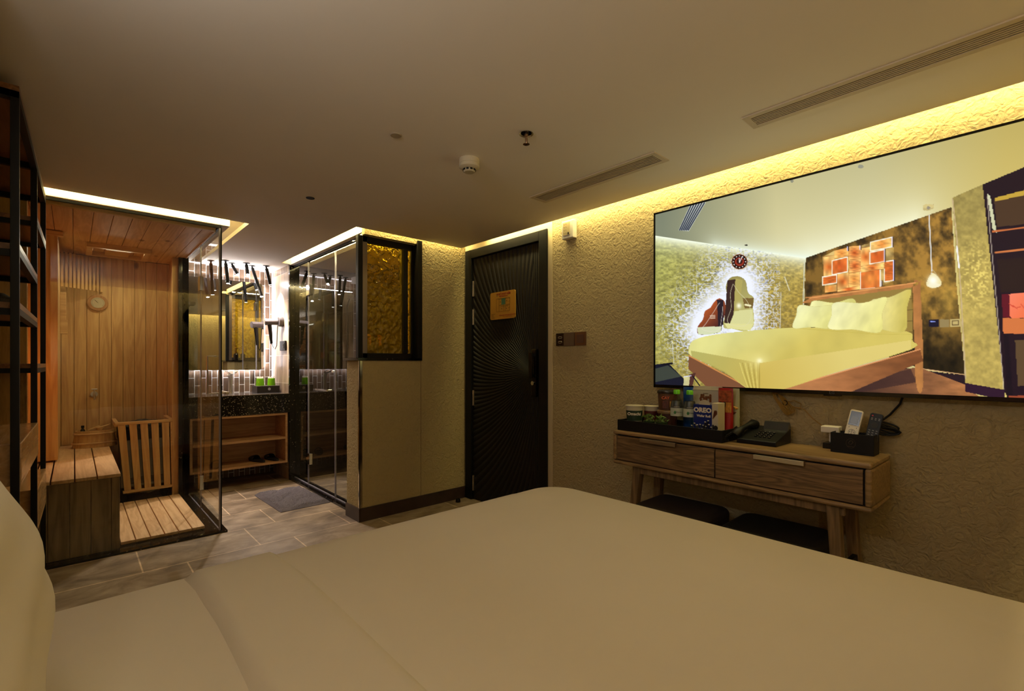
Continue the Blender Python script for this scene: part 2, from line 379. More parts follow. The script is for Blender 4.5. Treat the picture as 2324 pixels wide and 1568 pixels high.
# walls
yd0, yd1, zd = 2.50, 3.535, 2.285
w = MB(); w.box(XW, XW+.18, YBACK, yd0-.045, 0, TOP).box(XW, XW+.18, yd0-.045, YB+.2, zd+.0, TOP)
struct(w.build('wall_right', M['stucco']))
struct(box('trim_1', M['plaster'], XW-.004, XW+.17, yd0-.045, yd0, 0, TOP-.05))
struct(box('trim_2', M['plaster'], XW-.004, XW+.0, yd0, YB, zd, TOP-.05))
struct(box('wall_back', M['stucco'], -1.2, XW+.18, YBACK-.12, YBACK, 0, TOP))
struct(box('wall_left', mat('dark_gilded_wallpaper', rgb(88, 62, 34), .5, noise=.5, nscale=3), XL-.4, XL, YBACK, 1.75, 0, TOP))
struct(box('wall_shelf_back', M['stucco'], -.78, -.66, 1.75, 4.0, 0, TOP))
struct(box('wall_pillar', M['stucco'], -.66, -.19, 1.76, 2.04, 0, TOP))
# bath wall with its window opening
w = MB(); w.box(1.65, 2.205, YB, YB+.24, 0, 1.269).box(2.205, XW, YB, YB+.24, 0, TOP).box(1.69, 2.205, YB, YB+.05, 2.272, TOP)
struct(w.build('wall_front', M['stucco_bath']))
struct(box('trim_3', M['base'], 2.2045, 2.2065, YB-.0012, YB, .106, 2.3))
struct(MB().box(1.645, XW, YB-.012, YB, 0, .105).box(1.638, 1.65, YB-.012, YB+.24, 0, .105).build('baseboard_front', M['base']))
struct(box('baseboard_right', M['base'], XW-.012, XW, YBACK, yd0-.05, 0, .1))
struct(box('trim_4', M['goldtrim'], 1.643, 1.668, YB-.006, YB-.0005, .11, 1.266))
struct(box('trim_5', M['goldtrim'], 1.642, 1.6495, YB-.006, YB+.012, .11, 1.266))
struct(box('trim_6', M['black_marble'], 1.628, 2.208, YB-.015, YB+.26, 1.270, 1.290))
# bathroom shell
struct(box('wall_bath_back', M['bathtile'], .79, 2.2, 5.90, 6.0, 0, TOP))
struct(box('wall_bath_right', M['bathstone'], 1.69, 1.80, 5.36, 5.90, 0, TOP))
struct(box('wall_bath_left', M['bathstone'], .74, .79, 5.32, 5.90, 0, TOP))
struct(MB().box(1.69, 1.87, 5.33, 5.36, 0, TOP).box(1.80, 1.87, 5.36, 5.50, 0, TOP).build('trim_7', M['black_marble']))
darktile = mat('shower_dark_tile', rgb(44, 36, 32), .25, noise=.25, nscale=5)
struct(box('wall_shower_back', darktile, 1.87, XW, 5.30, 5.42, 0, TOP))
struct(box('wall_shower_right', darktile, XW, XW+.15, YB+.24, 5.42, 0, TOP))
# ceiling: main slab with cove gaps, cavity roof above, soffits over sauna and shower
def poly_slab(name, pts, z0, z1, m): return MB().prism(pts, lambda u, v, d: (u, v, d), z0, z1).build(name, m)
struct(poly_slab('ceiling', [(-1.1, YBACK+.09), (XE, YBACK+.09), (XE, 3.505), (1.60, 3.505), (1.60, 5.83), (.97, 5.83), (.97, 3.975), (-1.1, 3.975)], CZ, CZ+.035, M['ceiling']))
struct(box('ceiling_cavity', M['ceiling'], -1.2, XW+.15, YBACK-.1, 6.0, TOP, TOP+.05))
struct(MB().box(1.69, XW, YB+.05, 5.40, 2.295, 2.325).box(1.69, 1.705, 3.6, 5.4, 2.325, TOP).build('ceiling_shower', M['ceiling']))
struct(box('ceiling_bath_end', M['ceiling'], 1.6, 1.70, 5.30, 5.9, CZ, TOP))
struct(MB().box(-1.1, .858, 4.045, 5.9, 2.272, 2.30).box(-1.1, .858, 4.045, 4.06, 2.30, TOP).box(.845, .858, 4.06, 5.9, 2.30, TOP).build('ceiling_sauna', M['ceiling']))
# window (window_1)
win = thing('window_1', None, None, (1.93, YB+.07, 1.29), kind='structure')
fy0, fy1 = YB+.055, YB+.10
fr = MB()
fr.box(1.662, 1.70, fy0, fy1, 1.29, 2.272).box(1.70, 2.16, fy0, fy1, 2.222, 2.272).box(1.70, 2.16, fy0, fy1, 1.29, 1.33).box(2.06, 2.105, fy0-.01, fy1+.01, 1.33, 2.222)
fr.box(2.145, 2.165, fy0, fy1, 1.29, 2.272)
fr.box(2.165, 2.205, YB-.0, fy1, 1.29, 2.268).box(2.165, 2.208, YB-.018, YB, 1.29, 2.30)
fr.build('window_frame', M['black'], win, .002)
box('pane', M['amber'], 1.70, 2.06, fy0+.015, fy0+.023, 1.33, 2.222, win)
box('side_pane', M['amber'], 2.105, 2.145, fy0+.015, fy0+.023, 1.33, 2.222, win)
# entry door (door_1)
dr = thing('door_1', None, None, (2.70, 3.0, 0), kind='structure')
f = MB().box(XW-.02, XW+.12, 3.445, 3.535, 0, zd).box(XW-.02, XW+.12, 2.50, 2.585, 0, zd).box(XW-.02, XW+.12, 2.585, 3.445, 2.205, zd)
f.build('door_frame', M['black'], dr, .004)
leaf = box('door_leaf', M['darkdoor'], XW+.006, XW+.05, 2.588, 3.442, .008, 2.2, dr)
for z0, z1 in ((1.86, 2.0), (1.60, 1.74), (.86, 1.0), (.08, .22)):
    hz = MB().box(XW-.001, XW+.006, 3.425, 3.452, z0, z1).cyl((XW+.0, 3.442, z0), (XW+.0, 3.442, z1), .006, n=12)
    hz.build('hinge', M['brushed'], dr)
lk = box('smart_lock', M['blackgloss'], XW-.022, XW+.008, 2.612, 2.668, .98, 1.36, dr, .008)
MB().cyl((XW-.036, 2.64, 1.09), (XW-.02, 2.64, 1.09), .016, .018).build('lock_knob', M['chrome'], lk, smooth=True)
MB().box(XW-.06, XW-.045, 2.62, 2.66, 1.13, 1.33).box(XW-.05, XW-.018, 2.63, 2.65, 1.14, 1.16).box(XW-.05, XW-.018, 2.63, 2.65, 1.30, 1.32).build('door_handle', M['blackgloss'], lk, .004)

# ---- evacuation sign on the door
gold = mat('sign_brass_sheet', rgb(196, 146, 58), .35, .25)
red = mat('sign_red_print', rgb(150, 40, 20), .6); dk = mat('sign_dark_print', rgb(70, 50, 24), .6); gn = mat('sign_green_print', rgb(70, 110, 80), .6)
sg = thing('evacuation_sign', 'yellow metal evacuation plan with red lettering fixed on the dark ridged door', 'sign', (XW-.008, 3.025, 1.62))
MB().prism([(3.025+u, 1.742+v) for u, v in rrect(.315, .235, .016)], lambda u, v, d: (d, u, v), XW+.002, XW-.010).build('plate', gold, sg)
sx = XW-.0106
def T(body, size, m, y, z, **k): return text('lettering', body, size, m, sg, (sx, y, z), (0, -1, 0), (0, 0, 1), .0006, **k)
T('SƠ ĐỒ THOÁT HIỂM', .019, red, 3.01, 1.838, bold=.0008); T('FIRE ESCAPE PLAN', .013, red, 3.01, 1.820, bold=.0004)
T('KHÔNG DÙNG THANG MÁY KHI HỎA HOẠN', .0098, red, 2.962, 1.656, bold=.0004); T('Do not use elevator in case of fire', .008, red, 2.962, 1.643)
for i, s in enumerate(('Bình chữa cháy', 'Lối thoát', 'Cầu thang', 'Vị trí của bạn')): T(s, .0075, dk, 3.165, 1.672-.011*i, align='LEFT')
p = MB()
def ln(y0, z0, y1, z1, t=.0009): p.box(sx-.0004, sx+.0004, min(y0, y1)-t, max(y0, y1)+t, min(z0, z1)-t, max(z0, z1)+t)
for a in ((3.10, 1.80, 2.93, 1.80), (3.10, 1.69, 2.93, 1.69), (3.10, 1.69, 3.10, 1.80), (3.068, 1.69, 3.068, 1.80), (2.93, 1.69, 2.93, 1.80), (3.068, 1.745, 3.03, 1.745), (2.975, 1.745, 2.93, 1.745),
          (3.005, 1.69, 3.005, 1.80), (2.985, 1.69, 2.985, 1.80), (3.04, 1.733, 2.95, 1.733), (2.95, 1.715, 2.93, 1.715), (2.945, 1.77, 2.93, 1.77)): ln(*a)
for y, z in ((3.05, 1.772), (2.968, 1.776), (3.03, 1.712), (2.972, 1.710)): p.box(sx-.0005, sx+.0004, y-.004, y+.004, z-.004, z+.004)
p.build('plan_lines', dk, sg)
MB().box(sx-.0002, sx+.0004, 2.985, 3.035, 1.746, 1.80).build('plan_shading', gn, sg)
q = MB()
for k in range(14):
    a0 = math.pi*k/13; q.box(sx-.0003, sx+.0003, 3.092+.009*math.cos(a0)-.0008, 3.092+.009*math.cos(a0)+.0008, 1.828+.013*math.sin(a0)-.0008, 1.828+.013*math.sin(a0)+.0008)
q.box(sx-.0003, sx+.0003, 3.086, 3.098, 1.822, 1.828); q.build('emblem', gn, sg)
MB().lathe([(0.001, 0), (.022, 0), (.022, .012), (.016, .03), (.006, .036), (.001, .037)], (2.535, 3.46, 0)).build('door_stopper', M['blackgloss'], smooth=True)
tag(bpy.data.objects['door_stopper'], 'small round black door stopper on the floor by the dark skirting', 'door stopper')

# ================================================================== TELEVISION
TX = 2.63
tvy0, tvy1, tvz0, tvz1 = -.350, 1.557, 1.100, 2.172
tv = thing('television', 'huge wall television showing a lit bedroom with white pillows', 'television', (2.66, .6, tvz0))
bz = .010
b_ = MB().box(TX-.004, TX+.03, tvy0, tvy1, tvz1-bz, tvz1).box(TX-.004, TX+.03, tvy0, tvy1, tvz0, tvz0+.018).box(TX-.004, TX+.03, tvy0, tvy0+bz, tvz0, tvz1).box(TX-.004, TX+.03, tvy1-bz, tvy1, tvz0, tvz1).box(TX+.004, TX+.03, tvy0+bz, tvy1-bz, tvz0+.018, tvz1-bz).box(TX+.03, XW-.002, .2, 1.0, 1.3, 1.9)
b_.build('bezel', M['blackgloss'], tv)
text('maker_logo', 'LG', .018, mat('grey_print', rgb(90, 90, 90), .5), tv, (TX-.0046, .62, tvz0+.009), (0, -1, 0), (0, 0, 1))
MB().box(TX-.004, TX+.02, .585, .655, tvz0-.006, tvz0).build('receiver_window', M['blackgloss'], tv)
# the picture being shown, drawn in the pixel frame u (0..1992) x v (0..1568)
NY, NZ = 720, 400
YY = np.linspace(tvy1-bz, tvy0+bz, NY); ZZ = np.linspace(tvz1-bz, tvz0+.018, NZ)
gy, gz = np.meshgrid(YY, ZZ)
_f = 1076.6; _a = math.atan2(994, _f); _s, _c = math.sin(_a), math.cos(_a)
wv = TX*_s+gy*_c; PX = 1162+_f*(TX*_c-gy*_s)/wv; PY = 823.5-_f*(gz-H)/wv
U = (PX-1460)*2.3056; V = (PY-260)*2.3056
rs = np.random.RandomState(3)
def vnoise(u, v, s, seed=0):
    r = np.random.RandomState(seed).rand(256, 256); a = u/s; b = v/s; i = np.floor(a).astype(int); j = np.floor(b).astype(int)
    fa = a-i; fb = b-j; fa = fa*fa*(3-2*fa); fb = fb*fb*(3-2*fb); i %= 256; j %= 256; i1 = (i+1) % 256; j1 = (j+1) % 256
    return (r[j, i]*(1-fa)+r[j, i1]*fa)*(1-fb)+(r[j1, i]*(1-fa)+r[j1, i1]*fa)*fb
def fbm(u, v, s, seed=0, o=4):
    t = 0; k = 0
    for n in range(o): t = t+vnoise(u, v, s/2**n, seed+n)/2**n; k += 1/2**n
    return t/k
IMG = np.zeros((NZ, NY, 3))
def inside(poly):
    x, y = U, V; c = np.zeros(x.shape, bool); n = len(poly)
    for i in range(n):
        x0, y0 = poly[i]; x1, y1 = poly[(i+1) % n]
        if y0 == y1: continue
        c ^= ((y0 > y) != (y1 > y)) & (x < (x1-x0)*(y-y0)/(y1-y0)+x0)
    return c
def C3(r, g, b): return np.array([r, g, b], float)
def fill(poly, c, a=1.0):
    m = inside(poly)
    cc = c if isinstance(c, np.ndarray) and c.ndim == 3 else np.broadcast_to(np.array(c, float), IMG.shape)
    aa = (a if isinstance(a, np.ndarray) else np.full(U.shape, a))*m
    IMG[:] = IMG*(1-aa[..., None])+cc*aa[..., None]
def grad(p0, c0, p1, c1):
    d = np.array(p1, float)-np.array(p0, float); t = np.clip(((U-p0[0])*d[0]+(V-p0[1])*d[1])/(d@d), 0, 1)[..., None]
    return np.array(c0, float)*(1-t)+np.array(c1, float)*t
def glow(cx, cy, sx_, sy_, col, k): 
    g = k*np.exp(-((U-cx)/sx_)**2-((V-cy)/sy_)**2)[..., None]; IMG[:] = IMG*(1-g)+np.array(col, float)*g
def dist_seg(a, b):
    d = np.array(b, float)-np.array(a, float); t = np.clip(((U-a[0])*d[0]+(V-a[1])*d[1])/(d@d), 0, 1)
    return np.hypot(U-a[0]-t*d[0], V-a[1]-t*d[1])
def line(a, b, wd, col, al=1.0):
    m = np.clip((wd/2+.8-dist_seg(a, b))/1.6, 0, 1)[..., None]*al; IMG[:] = IMG*(1-m)+np.array(col, float)*m
def pline(pts, wd, col, al=1.0):
    for i in range(len(pts)-1): line(pts[i], pts[i+1], wd, col, al)
def crom(pts, n=8, closed=True):
    out = []; m = len(pts)
    for i in range(m if closed else m-1):
        p0, p1, p2, p3 = [np.array(pts[(i+k-1) % m], float) for k in range(4)]
        for j in range(n):
            t = j/n; out.append(tuple(.5*((2*p1)+(-p0+p2)*t+(2*p0-5*p1+4*p2-p3)*t*t+(-p0+3*p1-3*p2+p3)*t**3)))
    return out
# ceiling
IMG[:] = grad((100, 560), (128, 134, 112), (700, 520), (206, 198, 146))
m_ = np.clip((U-1200)/700, 0, 1)[..., None]; IMG[:] = IMG*(1-m_)+np.array([216, 194, 110.])*m_
IMG[:] = IMG*(1-.12*np.clip((600-V)/600, 0, 1)[..., None])
for q in range(3):
    d = dist_seg((900, 735), (1420, 552)); g = (.42*np.exp(-d/(50+45*q)))[..., None]; IMG[:] = IMG*(1-g)+np.array([250, 250, 215.])*g
d = dist_seg((380, 690), (860, 748)); g = (.9*np.exp(-d/36))[..., None]; IMG[:] = IMG*(1-g)+np.array([240, 252, 235.])*g
# ceiling vent and dots
fill([(250, 460), (328, 458), (238, 610), (184, 606)], (206, 212, 200))
for k in range(6):
    o_ = k*11; line((256+o_*1.15, 462), (190+o_*.82, 604), 6.5, (34, 42, 66))
fill([(1137+15*math.cos(t), 272+10*math.sin(t)) for t in np.linspace(0, 6.3, 20)], (150, 150, 130))
fill([(778+9*math.cos(t), 348+8*math.sin(t)) for t in np.linspace(0, 6.3, 20)], (140, 140, 120))
fill([(539+9*math.cos(t), 683+4*math.sin(t)) for t in np.linspace(0, 6.3, 20)], (40, 36, 30))
# mirror wall
n1 = fbm(U, V*1.5, 14, 5, 3); n2 = vnoise(U, V*1.6, 7, 9)
base = grad((60, 650), (176, 178, 96), (840, 1100), (190, 158, 70)); base = base*(.60+.6*n1)[..., None]
d = dist_seg((60, 636), (850, 750)); g = np.exp(-d/45)[..., None]; base = base*(1-g)+np.array([248, 255, 232.])*g
wallp = [(40, 630), (852, 750), (838, 1000), (820, 1200), (300, 1450), (40, 1440)]
fill(wallp, base)
dm = np.minimum(dist_seg((500, 900), (505, 1080)), dist_seg((400, 1020), (330, 1110)))
ex = np.minimum(dm, 500.)
n2 = 1-2*np.abs(fbm(U, V*1.3, 15, 9, 2)-.5)*1.6
sp = np.clip((n2-.50-np.clip((ex-110)/500, 0, .42))*4, 0, 1)
sp = sp*np.clip(1.15-ex/400, 0, 1)
sp[(U > 715)] *= .2
fill(wallp, (226, 232, 255), sp)
dkm = np.clip((vnoise(U, V*1.6, 8, 21)-.62)*5, 0, 1)*np.clip(1-ex/330, 0, 1)*.7
fill(wallp, (60, 66, 88), dkm)
g = np.clip(1.75-(ex/88), 0, 1); fill(wallp, (240, 244, 255), g)
pline([(720, 930), (716, 1115)], 3, (240, 240, 235), .7); pline([(150, 1180), (160, 1300)], 3, (235, 240, 255), .6); pline([(740, 850), (765, 920)], 6, (240, 240, 220), .6)
# mirrors (kidney shapes)
mA = crom([(497, 846), (535, 870), (548, 930), (578, 960), (574, 1010), (580, 1060), (574, 1110), (530, 1134), (470, 1122), (420, 1112), (428, 1040), (440, 960), (432, 900), (452, 856)])
mB_ = crom([(402, 962), (428, 985), (428, 1040), (412, 1090), (404, 1135), (345, 1150), (288, 1148), (285, 1110), (312, 1070), (322, 1030), (350, 1010), (375, 975)])
fill(mA, grad((430, 860), (150, 140, 80), (580, 1100), (196, 190, 120)))
fill([(440, 868), (482, 862), (470, 1095), (424, 1090)], (58, 38, 34)); fill([(482, 856), (520, 866), (500, 1030), (474, 1060)], (176, 164, 92))
fill([(448, 1108), (478, 1030), (520, 1022), (572, 1018), (578, 1090), (560, 1120), (500, 1124)], (216, 214, 150)); fill([(520, 960), (578, 960), (574, 1010), (530, 1014)], (120, 96, 50)); fill([(424, 1092), (576, 1096), (560, 1130), (440, 1118)], (224, 220, 150))
glow(500, 1000, 12, 14, (255, 255, 230), .95); line((535, 995), (560, 1000), 10, (255, 250, 200), .9)
fill(mB_, grad((330, 1000), (190, 90, 40), (428, 1100), (60, 30, 34))); fill([(385, 970), (420, 968), (420, 1100), (392, 1110)], (40, 30, 40)); fill([(284, 1112), (410, 1108), (404, 1138), (345, 1152), (286, 1150)], (214, 220, 180))
for k in range(3): line((350, 1052+k*7), (376, 1051+k*7), 2.5, (255, 230, 200))
pline(crom([(470, 885), (455, 940), (460, 1010), (440, 1080), (480, 1105), (540, 1100), (565, 1050), (545, 980), (500, 930), (470, 885)], closed=False), 2, (225, 220, 180), .8)
pline(crom([(400, 985), (370, 1030), (330, 1090), (310, 1125), (390, 1130), (410, 1060), (415, 1000)], closed=False), 2, (235, 225, 210), .8)
# clock on the screen
def ell(cx, cy, rx, ry, c, al=1.0): fill([(cx+rx*math.cos(t), cy+ry*math.sin(t)) for t in np.linspace(0, 2*math.pi, 40)[:-1]], c, al)
ell(503, 770, 43, 41, (180, 130, 90)); ell(503, 770, 40, 38, (40, 14, 14)); ell(503, 770, 24, 22, (150, 50, 32)); ell(503, 768, 16, 15, (60, 20, 18))
for k in range(12):
    t = math.radians(30*k); ell(503+32*math.sin(t), 770-30*math.cos(t), 2.8, 3.2, (225, 215, 205))
line((503, 774), (518, 742), 3, (255, 255, 255)); line((503, 774), (502, 752), 3.5, (255, 255, 255))
# brown gilded wall
nb = fbm(U*1.2, V, 70, 31, 6); nb2 = fbm(U*1.2, V, 26, 41, 4)
t = np.clip((nb*.75+nb2*.35-.38)*3.2, 0, 1)[..., None]
bw = np.array([62, 46, 22.])*(1-t)+np.array([172, 128, 54.])*t
bw = bw*(1-.72*np.clip((V-1020)/260, 0, 1)[..., None]); bw = bw*(.78+.22*np.clip((U-1000)/500, 0, 1)[..., None])
fill([(850, 750), (1612, 484), (1640, 900), (1685, 1368), (1440, 1325), (870, 1120), (842, 1000)], bw)
glow(1600, 960, 60, 140, (236, 190, 80), .45); glow(1440, 960, 80, 120, (226, 176, 70), .3)
pline([(1460, 1330), (1690, 1362)], 4, (216, 170, 120)); fill([(1350, 1322), (1686, 1366), (1688, 1418), (1360, 1345)], (36, 20, 30)); pline([(1350, 1345), (1686, 1420)], 3, (190, 150, 120))
line((843, 770), (836, 1000), 4, (215, 220, 215), .8)
# wall art of glowing wooden squares
art = [((943, 745), (1000, 735), (1000, 850), (943, 860)), ((1000, 712), (1074, 694), (1074, 740), (1000, 755)), ((988, 765), (1068, 745), (1068, 822), (988, 838)), ((938, 850), (1012, 838), (1012, 880), (938, 892)),
       ((950, 898), (1010, 890), (1010, 925), (950, 932)), ((1074, 690), (1140, 685), (1138, 755), (1074, 765)), ((1138, 700), (1190, 690), (1190, 790), (1138, 800)), ((1188, 668), (1308, 640), (1308, 690), (1188, 715)),
       ((1186, 722), (1266, 705), (1266, 768), (1186, 782)), ((1262, 770), (1314, 762), (1314, 866), (1262, 875)), ((1135, 825), (1240, 806), (1240, 905), (1135, 915)), ((1080, 760), (1138, 754), (1138, 820), (1074, 830)),
       ((1015, 835), (1074, 828), (1074, 905), (1015, 920)), ((1074, 830), (1134, 822), (1134, 900), (1074, 905)), ((1015, 915), (1134, 896), (1134, 915), (1015, 928)), ((1138, 795), (1262, 770), (1262, 806), (1138, 828))]
fill([(938, 745), (1000, 712), (1140, 685), (1308, 640), (1314, 866), (1240, 900), (1130, 915), (950, 932)], (255, 222, 140), .0+.75*(np.clip((fbm(U, V, 60, 3)-.2)*2, 0, 1)))
for i, a_ in enumerate(art):
    cxm = sum(p[0] for p in a_)/4; cym = sum(p[1] for p in a_)/4
    dd = np.minimum(1, np.hypot(U-cxm, V-cym)/48)[..., None]
    wr = (.85+.3*vnoise(U, V*3 if i % 2 else V*.6, 16, 60+i))[..., None]
    core = np.array([[204, 96, 34.], [228, 140, 60.], [196, 84, 30.]][i % 3])
    e_ = np.array([255, 206, 120.]) if i not in (3, 2, 10, 8, 9) else np.array([222, 118, 50.])
    fill(list(a_), (core*(1-dd)+e_*dd)*wr)
    if i in (2, 3, 7, 8, 9, 10): pline(list(a_)+[a_[0]], 5, (255, 250, 225), .95)
    else: pline(list(a_)+[a_[0]], 1.6, (150, 80, 30), .8)
for a_, b__ in (((1308, 640), (1308, 692)), ((1314, 762), (1314, 868)), ((1140, 686), (1140, 705)), ((1266, 705), (1266, 770)), ((1074, 692), (1074, 712)), ((1250, 870), (1250, 895))): line(a_, b__, 6, (50, 34, 30)); line((a_[0]-6, a_[1]), (b__[0]-6, b__[1]), 4, (225, 222, 255))
# pendant
fill([(1463, 483), (1522, 468), (1522, 490), (1492, 503), (1463, 500)], (196, 178, 120)); ell(1492, 480, 30, 12, (214, 196, 132)); ell(1492, 488, 9, 9, (150, 140, 120))
pline([(1495, 526), (1510, 830)], 5, (240, 240, 235)); pline([(1515, 812), (1488, 870)], 3, (190, 170, 120)); pline([(1515, 812), (1556, 866)], 3, (190, 170, 120))
fill(crom([(1515, 830), (1552, 862), (1560, 890), (1521, 908), (1484, 896), (1488, 864)]), (238, 222, 160)); glow(1516, 868, 26, 26, (255, 255, 240), 1); ell(1521, 893, 34, 12, (250, 246, 220), .6)
# floor on screen
fill([(780, 1440), (1440, 1320), (1700, 1420), (1780, 1500), (1000, 1470)], grad((1100, 1440), (64, 40, 34), (1650, 1440), (168, 110, 66))*(.8+.4*fbm(U, V*3, 60, 90, 4))[..., None])
fill([(1200, 1380), (1400, 1330), (1430, 1400), (1040, 1470)], (58, 36, 36), .7)
# headboard
fill(crom([(870, 962), (885, 950), (1420, 878), (1445, 876), (1450, 900), (1466, 1400), (1425, 1396), (1410, 900), (1400, 905), (872, 985)], n=4), np.array([184, 122, 66.])*(.82+.32*fbm(U*1.5, V, 60, 18, 4))[..., None])
fill([(878, 975), (1404, 905), (1412, 1220), (872, 1100)], (150, 124, 60)); 
for k in range(5): line((1375, 965+k*58), (1412, 962+k*58), 3, (96, 74, 34))
pline([(872, 960), (1425, 880)], 5, (232, 160, 92)); fill([(1400, 1190), (1420, 1190), (1420, 1230), (1400, 1230)], (30, 20, 20))
# frame of the bed on screen
fill([(238, 1262), (600, 1440), (480, 1440), (330, 1425), (236, 1330)], (122, 78, 52)); pline([(240, 1262), (560, 1432)], 7, (206, 140, 76))
fill([(700, 1440), (1448, 1226), (1466, 1290), (1066, 1460), (690, 1448)], grad((760, 1440), (196, 132, 82), (1400, 1260), (128, 76, 42))*(.86+.25*fbm(U, V*3, 70, 14, 4))[..., None]); pline([(720, 1436), (1448, 1228)], 6, (222, 150, 96))
# legs / luggage rack at lower left
fill([(40, 1310), (130, 1300), (250, 1420), (40, 1430)], (22, 24, 40)); fill([(62, 1330), (128, 1312), (200, 1370), (62, 1400)], (60, 66, 58)); pline([(100, 1308), (150, 1302)], 10, (14, 14, 26))
fill([(240, 1360), (275, 1350), (255, 1430), (215, 1430)], (80, 46, 40)); fill([(212, 1374), (244, 1370), (238, 1424), (210, 1424)], (214, 208, 150), .9); pline([(212, 1372), (250, 1366)], 4, (220, 225, 255)); pline([(260, 1370), (300, 1425)], 6, (20, 16, 30))
# mattress
bedp = crom([(270, 1178), (420, 1145), (785, 1116), (1240, 1120), (1395, 1140), (1406, 1180), (1402, 1228), (1000, 1350), (720, 1440), (560, 1440), (420, 1340), (255, 1265), (240, 1225)], n=6)
bsh = grad((500, 1120), (224, 220, 140), (640, 1330), (208, 190, 96))*(.93+.12*fbm(U, V, 120, 51, 3))[..., None]
fill(bedp, bsh)
fill([(250, 1235), (610, 1300), (612, 1440), (560, 1440), (420, 1345), (252, 1266)], grad((300, 1250), (176, 170, 92), (600, 1400), (196, 172, 84)), .85)
for k in range(7): pline([(505+k*14, 1300), (520+k*12, 1350), (550+k*8, 1435)], 4, (150, 130, 44) if k % 2 else (240, 226, 120), .6)
pline([(608, 1290), (608, 1438)], 4, (140, 118, 40), .7); glow(608, 1288, 14, 12, (255, 255, 235), 1); glow(608, 1288, 60, 40, (250, 240, 160), .5)
fill([(610, 1300), (1400, 1180), (1402, 1228), (1000, 1350), (720, 1440), (612, 1440)], grad((620, 1420), (206, 178, 84), (1000, 1200), (226, 206, 122)), .8)
pline([(800, 1118), (1230, 1150), (1400, 1150)], 2.5, (196, 180, 80), .8)
# pillows
def pil(pts, c0, c1, edge=(190, 178, 100)):
    P_ = crom(pts, n=5); fill(P_, grad(pts[0], c0, pts[len(pts)//2], c1)*(.9+.16*fbm(U+V*.6, V*.5-U*.3, 46, int(pts[0][0]), 3))[..., None]); pline(P_+[P_[0]], 1.5, edge, .45)
pil([(880, 980), (1000, 985), (1090, 962), (1110, 1000), (1050, 1110), (900, 1105)], (242, 240, 170), (216, 208, 116))
pil([(1190, 975), (1290, 955), (1398, 915), (1380, 1010), (1368, 1132), (1240, 1120), (1200, 1060)], (248, 240, 170), (214, 196, 96))
pil([(816, 998), (900, 1005), (996, 1000), (985, 1060), (972, 1118), (880, 1112), (784, 1116), (800, 1050)], (246, 246, 186), (226, 220, 130))
pil([(1000, 984), (1150, 985), (1272, 955), (1250, 1040), (1240, 1138), (1100, 1125), (972, 1120), (985, 1050)], (250, 248, 190), (230, 222, 130))
# sockets
fill([(1496, 1072), (1546, 1070), (1546, 1112), (1496, 1110)], (18, 16, 40)); line((1503, 1083), (1525, 1083), 5, (150, 170, 255)); fill([(1550, 1072), (1602, 1070), (1602, 1110), (1550, 1112)], (150, 130, 84)); fill([(1604, 1070), (1664, 1068), (1664, 1110), (1604, 1110)], (196, 174, 110)); pline([(1618, 1080), (1650, 1078), (1650, 1100), (1618, 1101), (1618, 1080)], 4, (90, 70, 40))
# pillar and shelf on screen
pn = fbm(U, V, 22, 77, 3)
pil_col = grad((1640, 500), (164, 146, 80), (1850, 800), (192, 168, 88))*(.8+.32*pn)[..., None]
fill([(1615, 436), (1775, 366), (1815, 620), (1850, 1000), (1888, 1440), (1686, 1404), (1650, 900)], pil_col)
ex2 = np.hypot((U-1740)/90, (V-850)/170); fill([(1640, 500), (1800, 500), (1850, 1100), (1660, 1100)], (250, 226, 120), np.clip((vnoise(U, V, 9, 88)-.5)*3, 0, .8)*np.clip(1.4-ex2, 0, 1))
pline([(1617, 440), (1640, 640), (1660, 900), (1686, 1380)], 7, (200, 176, 130)); pline([(1640, 690), (1652, 800)], 8, (255, 255, 255), .9)
fill([(1686, 1404), (1890, 1440), (1892, 1496), (1686, 1450)], (44, 18, 42))
shp = [(1775, 366), (2100, 230), (2600, 100), (2600, 1600), (1912, 1500), (1888, 1440)]
fill(shp, (30, 14, 28))
fill([(1835, 440), (2400, 300), (2400, 520), (1850, 590)], (74, 52, 36)); fill([(1842, 435), (2400, 290), (2400, 330), (1842, 455)], (196, 160, 60)); fill([(1798, 412), (1815, 425), (1850, 620), (1828, 600)], (210, 210, 170))
pline([(1828, 612), (2400, 540)], 9, (200, 110, 60)); pline([(1842, 722), (2400, 660)], 9, (206, 120, 66)); fill([(1850, 760), (2500, 700), (2500, 900), (1870, 930)], (40, 24, 24))
fill([(1912, 940), (2500, 880), (2500, 1070), (1920, 1064)], grad((1912, 950), (248, 130, 100), (2060, 1060), (240, 110, 60))); fill([(1876, 940), (1914, 938), (1920, 1064), (1880, 1060)], (96, 16, 34))
for k in range(9): pline([(1915+k*20, 990+10*(k % 3)), (1935+k*20, 1005+10*(k % 2))], 4, (210, 70, 50))
fill([(1880, 1064), (2500, 1075), (2500, 1150), (1884, 1146)], (212, 118, 64)); fill([(1884, 1150), (1912, 1150), (1935, 1500), (1905, 1495)], (20, 8, 24)); fill([(1945, 1180), (2500, 1180), (2500, 1430), (1960, 1420)], (92, 70, 46)); fill([(1910, 1470), (2500, 1475), (2500, 1600), (1912, 1500)], (150, 70, 44))
pline([(1800, 430), (1815, 620), (1850, 1000), (1886, 1436)], 5, (220, 205, 180), .7)
IMG = np.clip(IMG, 0, 255)/255.0
LIN = np.where(IMG <= .04045, IMG/12.92, ((IMG+.055)/1.055)**2.4)
me = bpy.data.meshes.new('screen')
o0 = OFF[tv.name]
co = np.stack([np.full(gy.shape, TX), gy, gz], -1).reshape(-1, 3)-np.array(o0)
me.vertices.add(NY*NZ); me.vertices.foreach_set('co', co.ravel())
